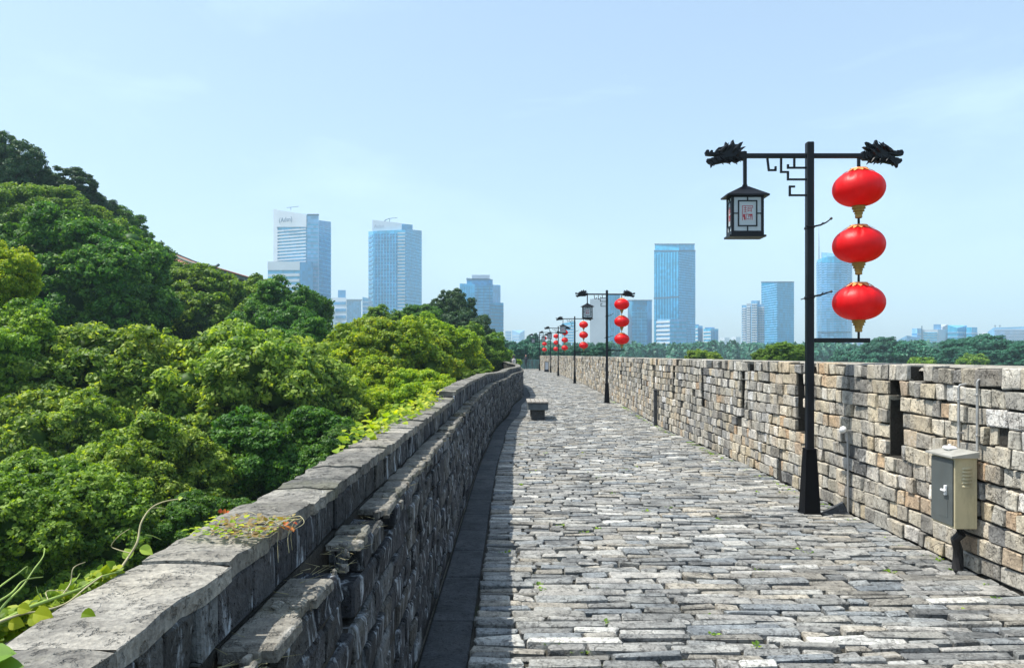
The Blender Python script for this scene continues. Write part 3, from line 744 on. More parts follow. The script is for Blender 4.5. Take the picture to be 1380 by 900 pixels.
mb = MB(); mb.box(-.16, .16, -.008, .008, .241, 1.009); mb.build('panel', M['c_white'], sb)

def person(loc, rz, top, legs, label, stride=.12):
    r = empty('person', loc, rz)
    V = [(0,0,.92),(0,0,1.12),(0,.0,1.32),(0,0,1.47),(0,.01,1.53), (.09,0,.90),(.10,stride*.5,.50),(.10,stride,.08),(.10,stride+.12,.03),(-.09,0,.90),(-.10,-stride*.4,.50),(-.10,-stride*1.2,.10),(-.10,-stride*1.2+.12,.03),
         (.19,0,1.42),(.24,-.05,1.15),(.25,.06,.92),(.25,.09,.83),(-.19,0,1.42),(-.24,.05,1.15),(-.25,.14,.93),(-.25,.19,.85)]
    E = [(0,1),(1,2),(2,3),(3,4),(0,5),(5,6),(6,7),(7,8),(0,9),(9,10),(10,11),(11,12),(3,13),(13,14),(14,15),(15,16),(3,17),(17,18),(18,19),(19,20)]
    rad = [.14,.13,.15,.09,.055,.095,.065,.045,.04,.095,.065,.045,.04,.06,.045,.035,.03,.06,.045,.035,.03]
    me = bpy.data.meshes.new('body'); me.from_pydata(V, E, []); o = bpy.data.objects.new('body', me); link(o, r)
    sk = o.modifiers.new('skin', 'SKIN')
    for i, q in enumerate(rad): me.skin_vertices[0].data[i].radius = (q, q*.75)
    me.skin_vertices[0].data[0].use_root = True
    o.modifiers.new('sub', 'SUBSURF').levels = 1; me.materials.append(legs)
    mb = MB(); mb.lathe([(.03,-.13),(.065,-.08),(.082,0),(.075,.07),(.04,.11),(.005,.12)], 14, (0, .02, 1.62)); mb.build('head', M['skin'], r, smooth=True)
    mb = MB(); mb.lathe([(.085,-.03),(.092,.02),(.085,.08),(.045,.125),(.005,.132)], 14, (0, 0, 1.62)); mb.build('hair', M['cloth_dark'], r, smooth=True)
    mb = MB(); mb.lathe([(.17,.90),(.165,1.0),(.16,1.15),(.19,1.32),(.17,1.42),(.07,1.49)], 16, M=Matrix.Diagonal((1,.72,1,1))); mb.build('shirt', top, r, smooth=True)
    tag(r, label, 'person'); return r
person((1.62, 86.5, 0), R(170), M['cloth_dark'], M['cloth_dark'], 'distant person in dark clothes walking near the far end of the walkway')
person((.12, 58, 0), R(20), M['cloth_pale'], M['cloth_dark'], 'distant person in a pale top partly hidden behind the end of the low parapet', .05)
# ------------------------------------------------------------------ far buildings
GZ = -11.0
KZ = 1.0      # depth factor for the low far-right group
def bz(y, Z): return 1.75+(478-y)*Z*KZ/1000
def footprint(pts): return [((x-690)*Z*KZ/1000, Z*KZ) for x, Z in pts]
def block(b, name, mat, pts, ytop, tops=None, z0=GZ, y0=None):
    """prism on a footprint; ytop in photo rows per corner"""
    f = footprint(pts); n = len(f)
    yt = tops or [ytop]*n
    zb = [bz(y0, p[1]) if y0 else z0 for p in pts]
    mb = MB(); mb.add([(f[i][0], f[i][1], zb[i]) for i in range(n)]+[(f[i][0], f[i][1], bz(yt[i], pts[i][1])) for i in range(n)],
                      [tuple(range(n))[::-1], tuple(range(n, 2*n))]+[(i, (i+1) % n, (i+1) % n+n, i+n) for i in range(n)])
    return mb.build(name, mat, b)
def facade(b, name, mat, p0, p1, y0, y1, n, mode='h', frac=.45, proud=.5, inset=0.0):
    """rows (h) or uprights (v) of trim standing proud of one wall between two footprint corners"""
    a = Vector(footprint([p0])[0]); c = Vector(footprint([p1])[0]); d = (c-a); nr = Vector((d.y, -d.x)).normalized()
    if nr.dot(Vector((0, 0))-a) < 0: nr = -nr
    Zm = (p0[1]+p1[1])/2; z1, z0 = bz(y0, Zm), (bz(y1, Zm) if y1 else GZ+1)
    a2 = a+d*inset; c2 = c-d*inset
    mb = MB()
    def bar(P, Q, za, zb):
        o1 = nr*proud; i1 = -nr*.3
        vs = [(*(P+i1), za), (*(Q+i1), za), (*(Q+o1), za), (*(P+o1), za), (*(P+i1), zb), (*(Q+i1), zb), (*(Q+o1), zb), (*(P+o1), zb)]
        mb.add(vs, [(0,3,2,1),(4,5,6,7),(0,1,5,4),(1,2,6,5),(2,3,7,6),(3,0,4,7)])
    for i in range(n):
        if mode == 'h':
            h = (z1-z0)/n; bar(a2, c2, z0+h*(i+.5-frac/2), z0+h*(i+.5+frac/2))
        else:
            e = (c2-a2)/n; bar(a2+e*(i+.5-frac/2), a2+e*(i+.5+frac/2), z0, z1)
    o = mb.build(name, mat, b); o['kind'] = 'stuff'; return o
def bld(x, Z, label, cat='building', name='tower_block'):
    b = empty(name, ((x-690)*Z*KZ/1000, Z*KZ, GZ)); b['world_parts'] = 1; tag(b, label, cat); return b

# tower with the sloping white sign wall
b = bld(405, 900, 'tall blue and white tower with a sloping top and lettering, leftmost above the trees')
A = [(370, 905), (413.5, 885), (414, 950), (372, 955)]
block(b, 'front_wing', M['g_lite'], A, 0, tops=[283, 289, 289, 283])
block(b, 'white_pier', M['c_white'], [(368.5, 904), (374, 901), (374, 906), (368.5, 909)], 282)
block(b, 'stair_core', M['g_pale'], [(413.6, 884), (429.5, 886), (429.5, 960), (413.6, 960)], 289.5)
block(b, 'side_wing', M['g_blue'], [(429.6, 887), (446, 915), (446, 970), (429.6, 970)], 0, tops=[297, 299, 299, 297])
block(b, 'sign_wall', M['c_white'], [(372.5, 901), (413, 882.5), (413, 884.5), (372.5, 903)], 0, tops=[283, 289, 289, 283], y0=306)
facade(b, 'floor_band', M['c_white'], (374, 902.5), (413, 884.6), 308, 356, 11, 'h', .48, 1.2)
facade(b, 'lower_floor_band', M['c_white'], (374, 902.5), (413, 884.6), 356, None, 16, 'h', .45, 1.2)
facade(b, 'side_floor_band', M['g_lite'], (430, 888), (446, 915), 305, None, 34, 'h', .25, .4)
facade(b, 'core_floor_line', M['g_lite'], (414, 884), (429, 886), 300, None, 34, 'h', .3, .3)
block(b, 'roof_trim', M['c_dark'], [(414, 883), (430, 885), (430, 887), (414, 887)], 288.5, y0=290.5)
block(b, 'low_wing', M['g_lite'], [(361, 870), (407, 862), (407, 880), (363, 885)], 353)
block(b, 'low_wing_parapet', M['c_white'], [(360.6, 868), (404, 860), (404, 862.5), (360.6, 870)], 352.5, y0=364)
facade(b, 'low_wing_band', M['c_white'], (362, 869), (404, 861.5), 367, 480, 15, 'h', .48, 1.0)
block(b, 'low_wing_corner', M['g_blue'], [(404.5, 860), (422, 862), (422, 880), (404.5, 880)], 353)
mb = MB(); q = px(392, 283, 900); mb.tube([q, (q[0], q[1], q[2]+3.4)], .35, 6); mb.tube([(q[0]-5, q[1], q[2]+2.6), (q[0], q[1], q[2]+3.2), (q[0]+9.5, q[1], q[2]+4.2)], .3, 6); mb.build('roof_crane', M['c_dark'], b)
def text(b, s, x, y, Z, h, mat, ang):
    cu = bpy.data.curves.new('t', 'FONT'); cu.body = s; cu.size = h; cu.extrude = .15
    o = bpy.data.objects.new('t', cu); COL.objects.link(o); dg = bpy.context.evaluated_depsgraph_get()
    me = bpy.data.meshes.new_from_object(o.evaluated_get(dg)); bpy.data.objects.remove(o)
    me.transform(Matrix.Translation(px(x, y, Z)) @ Matrix.Rotation(ang, 4, 'Z') @ Matrix.Rotation(R(90), 4, 'X')); me.materials.clear(); me.materials.append(mat)
    o = bpy.data.objects.new('lettering', me); link(o, b)
text(b, '(Adsn)', 376, 300, 896.5, 8, M['c_dark'], math.atan2(-18.5, 35))
# second tower
b = bld(532, 950, 'broad blue glass tower with a white slanted roof screen, second from the left')
block(b, 'tower_body', M['g_lite'], [(496.5, 955), (503, 935), (546, 925), (568, 965), (568, 1020), (498, 1020)], 0, tops=[312, 311.5, 309.5, 311, 311, 312])
block(b, 'dark_glass', M['g_blue'], [(503.5, 933.5), (535, 926.3), (535, 930), (503.5, 938)], 315)
block(b, 'side_glass', M['g_teal'], [(546.3, 924.5), (568.3, 964), (568.3, 970), (546.3, 936)], 0, tops=[308.6, 311, 311, 308.6])
facade(b, 'mullion', M['g_lite'], (503.5, 933.5), (535, 926.3), 315, None, 8, 'v', .28, .6)
facade(b, 'floor_line', M['g_pale'], (503.5, 933.3), (535, 926.1), 316, None, 36, 'h', .12, .3)
facade(b, 'side_floor_band', M['g_lite'], (546.3, 924.5), (568.3, 964), 313, None, 40, 'h', .3, .35)
facade(b, 'pier_window', M['g_blue'], (497, 952), (502.5, 936), 316, None, 28, 'h', .5, .3)
facade(b, 'pier_line', M['c_white'], (536, 926), (546, 924.5), 312, None, 40, 'h', .4, .3)
block(b, 'roof_screen', M['c_white'], [(502, 940), (541, 931), (541, 940), (502, 950)], 0, tops=[296.5, 301, 301, 296.5])
block(b, 'plant_room', M['g_teal'], [(541.2, 930), (556, 945), (556, 960), (541.2, 960)], 0, tops=[301.5, 303, 303, 301.5])
text(b, 'Adsn', 504, 307.5, 937, 6.5, M['c_grey'], math.atan2(-7, 35))
mb = MB(); q = px(523, 300, 940); mb.tube([(q[0]-7, q[1], q[2]-1), (q[0]-3, q[1], q[2]+3.2), (q[0]+1, q[1], q[2]+5), (q[0]+12, q[1], q[2]+6)], [.4, .6, .4, .3], 6); mb.tube([(q[0]+2, q[1], q[2]-1), (q[0]+2, q[1], q[2]+5)], .4, 6); mb.build('roof_crane', M['c_dark'], b)
# third, rounded crown
b = bld(649, 850, 'blue glass tower with a rounded crown rising behind the dark tree')
block(b, 'tower_body', M['g_blue'], [(619.5, 850), (640, 838), (664, 840), (674.5, 860), (674.5, 900), (619.5, 900)], 0, tops=[382, 383, 384, 384.5, 384, 382])
block(b, 'crown', M['g_blue'], [(629, 850), (636, 842), (656, 842), (664, 850), (660, 880), (633, 880)], 0, tops=[375.5, 376, 376, 377.5, 377, 376])
block(b, 'crown_rim', M['c_dark'], [(628.5, 849), (636, 841), (656, 841), (664.5, 849), (660, 882), (633, 882)], 0, tops=[374.6, 375.2, 375.2, 376.6, 377, 376], y0=377.2)
block(b, 'side_wing', M['g_teal'], [(661, 835), (678.5, 850), (678.5, 890), (661, 890)], 408)
facade(b, 'mullion', M['g_lite'], (619.5, 850), (640, 838), 386, None, 6, 'v', .12, .4)
facade(b, 'front_mullion', M['c_dark'], (640, 838), (664, 840), 386, None, 3, 'v', .06, .4)
facade(b, 'floor_line', M['g_lite'], (640, 838), (664, 840), 386, None, 26, 'h', .16, .3)
facade(b, 'side_band', M['c_dark'], (661, 835), (678.5, 850), 410, None, 18, 'h', .25, .4)
block(b, 'roof_screen', M['c_white'], [(636, 860), (660, 860), (660, 864), (636, 864)], 370.5, y0=376)
# pale cluster
b = bld(457, 1300, 'pale old style civic building with a small blue tower between the two tall left towers')
block(b, 'main_wing', M['c_white'], [(447, 1290), (467, 1280), (467, 1330), (447, 1330)], 401)
block(b, 'tower_top', M['g_blue'], [(455.5, 1300), (466, 1300), (465, 1330), (456, 1330)], 391)
block(b, 'east_wing', M['g_pale'], [(467.2, 1285), (487, 1290), (487, 1330), (467.2, 1330)], 404)
block(b, 'roof_slab', M['c_grey'], [(467, 1282), (488, 1288), (488, 1330), (467, 1330)], 403.2, y0=405.5)
block(b, 'corner_turret', M['c_white'], [(445, 1270), (452, 1270), (452, 1285), (445, 1285)], 416)
facade(b, 'window_row', M['g_blue'], (448, 1289), (466, 1280), 404, None, 9, 'h', .4, .3)
facade(b, 'window_column', M['g_lite'], (468, 1285), (486, 1289.5), 408, None, 9, 'v', .4, .3)
b = bld(492, 1350, 'narrow hazy blue block at the left edge of the second tall tower')
block(b, 'tower_body', M['g_lite'], [(488.5, 1350), (497, 1350), (497, 1390), (488.5, 1390)], 0, tops=[400, 402, 402, 400]); facade(b, 'floor_line', M['c_white'], (489, 1350), (497, 1350), 404, None, 14, 'h', .3, .4)
# low far blocks left of the lamps
b = bld(684, 2000, 'pale distant block just right of the crowned tower'); block(b, 'tower_body', M['g_pale'], [(681, 2000), (689, 2000), (689, 2060), (681, 2060)], 446); facade(b, 'floor_line', M['c_white'], (681, 2000), (689, 2000), 448, None, 9, 'h', .3, .6)
b = bld(699, 2100, 'pale distant building with upturned roof corners above the far end of the walk'); block(b, 'tower_body', M['g_pale'], [(690, 2100), (700, 2085), (707, 2100), (707, 2160), (690, 2160)], 0, tops=[445, 449, 445, 445, 445]); facade(b, 'floor_line', M['c_white'], (691, 2098), (700, 2085), 450, None, 8, 'h', .3, .6)
b = bld(770, 1100, 'low blue building behind the second and third lamps'); block(b, 'tower_body', M['g_lite'], [(757, 1100), (773, 1090), (776, 1110), (776, 1150), (757, 1150)], 0, tops=[436, 433, 434, 434, 436]); facade(b, 'floor_line', M['c_white'], (758, 1099), (773, 1090), 437, None, 14, 'h', .35, .4)
# pale slab and twin behind the second lamp
b = bld(807, 800, 'wide pale windowless slab building behind the second nearest lamp')
block(b, 'slab', M['c_grey'], [(795, 800), (819, 790), (819, 840), (795, 840)], 0, tops=[403, 401, 401, 403])
block(b, 'glass_wing', M['g_lite'], [(819.2, 790), (836, 795), (836, 840), (819.2, 840)], 0, tops=[396, 397, 397, 396])
facade(b, 'mullion', M['g_pale'], (819.5, 790), (836, 795), 399, None, 5, 'v', .25, .5)
b = bld(863, 820, 'blue glass block with characters near its top, right of the second lamp lanterns')
block(b, 'tower_body', M['g_teal'], [(846, 835), (852, 820), (872, 820), (878.5, 828), (878.5, 870), (846, 870)], 405)
block(b, 'roof_trim', M['c_dark'], [(845.6, 835), (852, 819), (872, 819), (879, 828), (878.5, 872), (846, 872)], 404, y0=405.5)
facade(b, 'mullion', M['g_lite'], (852, 820), (872, 820), 417, None, 4, 'v', .1, .5)
facade(b, 'floor_line', M['g_lite'], (852, 820), (872, 820), 418, None, 16, 'h', .2, .4)
text(b, 'TCMJ', 858.5, 411, 818.8, 4.6, M['c_dark'], 0); text(b, 'Fi:E', 858.5, 417.3, 818.8, 4.4, M['c_dark'], 0)
# tall glass tower
b = bld(909, 880, 'tallest blue glass tower with a boxy cap, right of the second lamp')
block(b, 'tower_body', M['g_teal'], [(881.5, 890), (915, 865), (937, 890), (937, 930), (881.5, 930)], 337)
block(b, 'cap', M['g_lite'], [(882.5, 891), (915, 868), (936, 892), (934, 925), (884, 925)], 329)
block(b, 'cap_trim', M['c_dark'], [(882, 891), (915, 866.5), (936.5, 892), (934, 925), (884, 925)], 328.4, y0=329.8)
block(b, 'shadow_gap', M['c_dark'], [(881.2, 890), (915, 864.3), (937.4, 890), (937, 931), (881.5, 931)], 337.2, y0=339)  # dark band around the tower just below the cap
facade(b, 'mullion', M['g_lite'], (881.5, 890), (915, 865), 341, None, 9, 'v', .4, .6)
facade(b, 'floor_line', M['g_blue'], (881.5, 890), (915, 865), 341, None, 38, 'h', .14, .4)
facade(b, 'side_floor_line', M['g_lite'], (915, 865), (937, 890), 341, None, 44, 'h', .2, .35)
facade(b, 'refuge_floor', M['c_dark'], (881.5, 890), (915, 865), 400, 402, 1, 'h', .9, .8)
b = bld(905, 800, 'pale banded office block at the foot of the tallest glass tower')
block(b, 'tower_body', M['g_pale'], [(885, 805), (903, 790), (925, 800), (925, 840), (885, 840)], 430)
facade(b, 'floor_band', M['c_white'], (885, 805), (903, 790), 431, None, 11, 'h', .45, .8)
facade(b, 'side_floor_band', M['g_lite'], (903, 790), (925, 800), 432, None, 11, 'h', .45, .5)
# small cluster
for i, (x0, x1, yt, Z, m, lab) in enumerate([(934, 947, 439, 1000, 'g_lite', 'small pale green block directly right of the tallest tower'), (948, 968, 443, 980, 'g_lite', 'small blue glass building with a dark roof line right of the tallest tower'),
        (970, 983, 455, 1700, 'c_white', 'left of two tiny pinkish far buildings above the right wall'), (986, 998, 454, 1700, 'c_white', 'right of two tiny pinkish far buildings above the right wall')]):
    b = bld((x0+x1)/2, Z, lab); block(b, 'tower_body', M[m], [(x0, Z), ((x0+x1)/2, Z-12), (x1, Z), (x1, Z+40), (x0, Z+40)], yt)
    if Z < 1500:
        facade(b, 'window_row', M['c_white'], (x0, Z), ((x0+x1)/2, Z-12), yt+2, None, 10, 'h', .4, .5); facade(b, 'window_column', M['g_blue'], ((x0+x1)/2, Z-12), (x1, Z), yt+3, None, 5, 'v', .4, .4)
        block(b, 'roof_box', M['g_pale'], [(x0+2, Z+5), (x1-5, Z+5), (x1-5, Z+20), (x0+2, Z+20)], yt-2)
    else: facade(b, 'window_row', M['c_grey'], (x0, Z), ((x0+x1)/2, Z-12), yt+2, None, 6, 'h', .3, .5)
# residential block and teal tower
b = bld(1012, 700, 'pale residential high rise with columns of balconies left of the flat teal tower')
for x0, x1, yt, Z in ((999.5, 1006, 411, 704), (1006.2, 1012, 409, 698), (1012.2, 1021, 405.5, 694), (1021.2, 1030.5, 410, 700)):
    block(b, 'bay', M['c_grey' if x0 in (1006.2,) else 'g_pale'], [(x0, Z), (x1, Z-2), (x1, Z+25), (x0, Z+25)], yt)
    facade(b, 'balcony', M['c_white'], (x0+.8, Z-.2), (x1-.8, Z-2), yt+3, None, 26, 'h', .5, .9)
    facade(b, 'window_column', M['g_blue'], (x0, Z), (x1, Z-2), yt+3, None, 3, 'v', .25, .5)
block(b, 'roof_house', M['g_pale'], [(1012.5, 700), (1024, 700), (1024, 712), (1012.5, 712)], 405)
b = bld(1048, 780, 'flat topped teal glass tower between the residential high rise and the nearest lamp post')
block(b, 'tower_body', M['g_teal'], [(1026, 800), (1047.5, 765), (1070, 785), (1070, 830), (1030, 830)], 380)
block(b, 'roof_trim', M['c_dark'], [(1025.6, 800), (1047.5, 764), (1070.4, 785), (1070, 832), (1030, 832)], 379.4, y0=380.8)
facade(b, 'floor_line', M['g_pale'], (1026, 800), (1047.5, 765), 383, None, 34, 'h', .35, .3)
facade(b, 'side_floor_line', M['g_lite'], (1047.5, 765), (1070, 785), 383, None, 34, 'h', .08, .2)
# curved tower
b = bld(1125, 820, 'curved blue tower with a mast and fine horizontal bands behind the red lanterns')
cp = [(1100.5, 850)]+[(1100.5+47.5*(1-math.cos(math.pi*i/8))/2, 850-38*math.sin(math.pi*i/8)) for i in range(1, 8)]+[(1148, 850), (1148, 890), (1101, 890)]
yts = [351, 350, 348, 346, 345.5, 346.5, 349, 352, 356, 356, 351]
block(b, 'tower_body', M['g_lite'], cp, 0, tops=yts)
for a, c in zip(cp[:8], cp[1:9]): facade(b, 'floor_band', M['g_pale'], a, c, 354, None, 42, 'h', .45, .5); facade(b, 'window_ribbon', M['g_blue'], a, c, 352.6, None, 42, 'h', .2, .45)
block(b, 'crown_screen', M['g_pale'], [(1107, 845), (1124, 830), (1136, 845), (1130, 870), (1107, 870)], 0, tops=[340, 341.5, 344, 343, 340])
for z_ in (447,): block(b, 'refuge_floor', M['c_dark'], [(p[0]+(-.3 if p[0] < 1124 else .3), p[1]-1.2) for p in cp[:9]]+[(1148, 852), (1101, 852)], z_, y0=z_+1.4)
mb = MB(); q = px(1103.5, 351, 845); mb.tube([q, (q[0], q[1], bz(325, 845)), (q[0], q[1], bz(306, 845))], [.9, .5, .12], 6); mb.build('mast', M['c_grey'], b)
# far right group
KZ = .55
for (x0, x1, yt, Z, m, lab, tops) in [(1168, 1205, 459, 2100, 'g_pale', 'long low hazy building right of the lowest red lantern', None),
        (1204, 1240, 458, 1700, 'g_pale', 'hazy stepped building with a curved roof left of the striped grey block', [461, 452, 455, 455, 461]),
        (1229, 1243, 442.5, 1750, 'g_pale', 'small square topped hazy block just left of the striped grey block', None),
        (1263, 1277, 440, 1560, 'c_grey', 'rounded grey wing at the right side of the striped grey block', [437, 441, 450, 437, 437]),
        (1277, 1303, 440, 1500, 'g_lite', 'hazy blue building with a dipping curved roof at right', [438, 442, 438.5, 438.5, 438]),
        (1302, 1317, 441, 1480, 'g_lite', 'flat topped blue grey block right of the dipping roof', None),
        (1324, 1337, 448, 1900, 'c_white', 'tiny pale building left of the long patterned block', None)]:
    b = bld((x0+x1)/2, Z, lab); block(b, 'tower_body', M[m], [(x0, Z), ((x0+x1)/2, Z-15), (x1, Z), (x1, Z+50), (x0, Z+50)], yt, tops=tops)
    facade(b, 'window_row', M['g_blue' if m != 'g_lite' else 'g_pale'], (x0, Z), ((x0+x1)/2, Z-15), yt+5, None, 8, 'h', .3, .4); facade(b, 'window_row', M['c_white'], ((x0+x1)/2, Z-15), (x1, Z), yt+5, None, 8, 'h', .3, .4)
b = bld(1254, 1500, 'striped pale grey office block, the most prominent building at far right')
block(b, 'tower_body', M['c_white'], [(1243, 1500), (1264, 1490), (1277, 1510), (1277, 1550), (1243, 1550)], 444)
block(b, 'roof_house', M['g_pale'], [(1258, 1505), (1268, 1505), (1268, 1530), (1258, 1530)], 437)
block(b, 'corner_fin', M['c_dark'], [(1241.5, 1500), (1243, 1498), (1243, 1520), (1241.5, 1520)], 439)
facade(b, 'floor_band', M['g_lite'], (1244, 1499.5), (1263, 1490.5), 447, None, 14, 'h', .4, .5)
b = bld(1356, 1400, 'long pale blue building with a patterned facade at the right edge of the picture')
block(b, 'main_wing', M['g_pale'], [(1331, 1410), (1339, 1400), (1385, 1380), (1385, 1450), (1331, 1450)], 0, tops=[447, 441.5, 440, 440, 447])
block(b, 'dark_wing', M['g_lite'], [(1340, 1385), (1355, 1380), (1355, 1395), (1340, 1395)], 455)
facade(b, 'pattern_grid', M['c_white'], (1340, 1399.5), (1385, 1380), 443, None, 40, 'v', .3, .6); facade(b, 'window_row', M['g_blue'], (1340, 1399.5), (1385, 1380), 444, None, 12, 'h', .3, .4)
for xx in (1341, 1347.5):
    mb = MB(); q = px(xx, 443, 1400*KZ); mb.tube([q, (q[0], q[1], q[2]+4)], .25, 5); mb.box(q[0]-1.2, q[0]+1.2, q[1]-.3, q[1]+.3, q[2]+3.0, q[2]+3.4)
    mb.build('roof_mast', M['c_dark'], b)
rg = random.Random(77)
for i in range(5):
    x0 = 1152+i*5+rg.uniform(-1, 1); b = bld(x0+3, 2200, ['tiny far roof first right of the curved tower', 'tiny far block second right of the curved tower', 'tiny far block with a flat roof below the lowest red lantern', 'tiny far block left of the long low hazy building', 'tiny far block touching the long low hazy building'][i])
    block(b, 'tower_body', M['g_pale' if i % 2 else 'c_white'], [(x0, 2200), (x0+4.4, 2200), (x0+4.4, 2240), (x0, 2240)], 458+rg.uniform(0, 4))

KZ = 1.0
# temple roofs on the hill
tmp = empty('hill_pavilion', px(250, 360, 100)); tmp['world_parts'] = 1
tag(tmp, 'red tiled pavilion roof with grey eaves peeking over the trees on the hill', 'pavilion')
def roof(name, d=9.0, Z=100.0):
    ridge = Vector((-47.5, Z, 1.35+148*.1)); rl = Vector((-66, Z, ridge.z)); ze = 1.40+121*.091; xc = (291-690)*.091; xl = -75.0
    n = 10
    def prof(f): return f, ridge.z+(ze-ridge.z)*(1-(1-f)**1.6)      # concave sweep
    mb = MB(); V = []; F = []
    for i in range(n+1):
        f, z = prof(i/n); e = .35*max(0, f-.6)**2*6*0
        V += [(rl.x+(xl-rl.x)*f, Z-d*f, z), (ridge.x+(xc-ridge.x)*f, Z-d*f, z+e), (ridge.x+(xc-ridge.x)*f, Z+d*f, z+e), (rl.x+(xl-rl.x)*f, Z+d*f, z)]
    for i in range(n):
        a = i*4; b = a+4
        for k in range(4): F.append((a+k, a+(k+1) % 4, b+(k+1) % 4, b+k))
    mb.add(V, F); mb.build(name, M['tile_red'], tmp)
    mb = MB()
    for i in range(90):                      # round tile ribs down the front slope and the hip end
        x = xl+.3+(xc-xl-.5)*i/89; pts = []
        for k in range(n+1):
            f, z = prof(k/n); lo = rl.x+(xl-rl.x)*f; hi = ridge.x+(xc-ridge.x)*f
            if lo-.1 <= x <= hi+.1: pts.append((x, Z-d*f, z+.05))
        if len(pts) > 1: mb.tube(pts, .085, 5)
    for i in range(34):
        y = -d+.3+(2*d-.6)*i/33; pts = []
        for k in range(n+1):
            f, z = prof(k/n)
            if abs(y) <= d*f+.1: pts.append((ridge.x+(xc-ridge.x)*f, Z+y, z+.05))
        if len(pts) > 1: mb.tube(pts, .085, 5)
    o = mb.build('tile_ribs', M['tile_red'], tmp); o['kind'] = 'stuff'
    mb = MB(); mb.box(xl+.2, xc-.15, Z-d+.15, Z+d-.15, ze-.5, ze-.04); mb.build('eave_board', M['tile_grey'], tmp)
    for sy in (-1, 1):
        mb = MB(); pts = [(ridge.x+(xc-ridge.x)*prof(k/n)[0], Z+sy*d*k/n, prof(k/n)[1]+.14) for k in range(n+1)]
        pts.append((xc+.5, Z+sy*(d+.4), ze+.30)); mb.tube(pts, .17, 6); mb.build('hip_ridge', M['tile_grey'], tmp)
    mb = MB(); mb.tube([rl+Vector((0, 0, .2)), ridge+Vector((.2, 0, .2))], .25, 6); mb.tube([ridge+Vector((0, 0, .1)), ridge+Vector((.4, 0, .6)), ridge+Vector((.2, 0, 1.0))], [.3, .25, .1], 6); mb.build('main_ridge', M['tile_grey'], tmp)
roof('tiled_roof')
mb = MB(); mb.box(-72, -40, 94, 106, 2, 11.9); mb.build('wall', M['c_grey'], tmp)

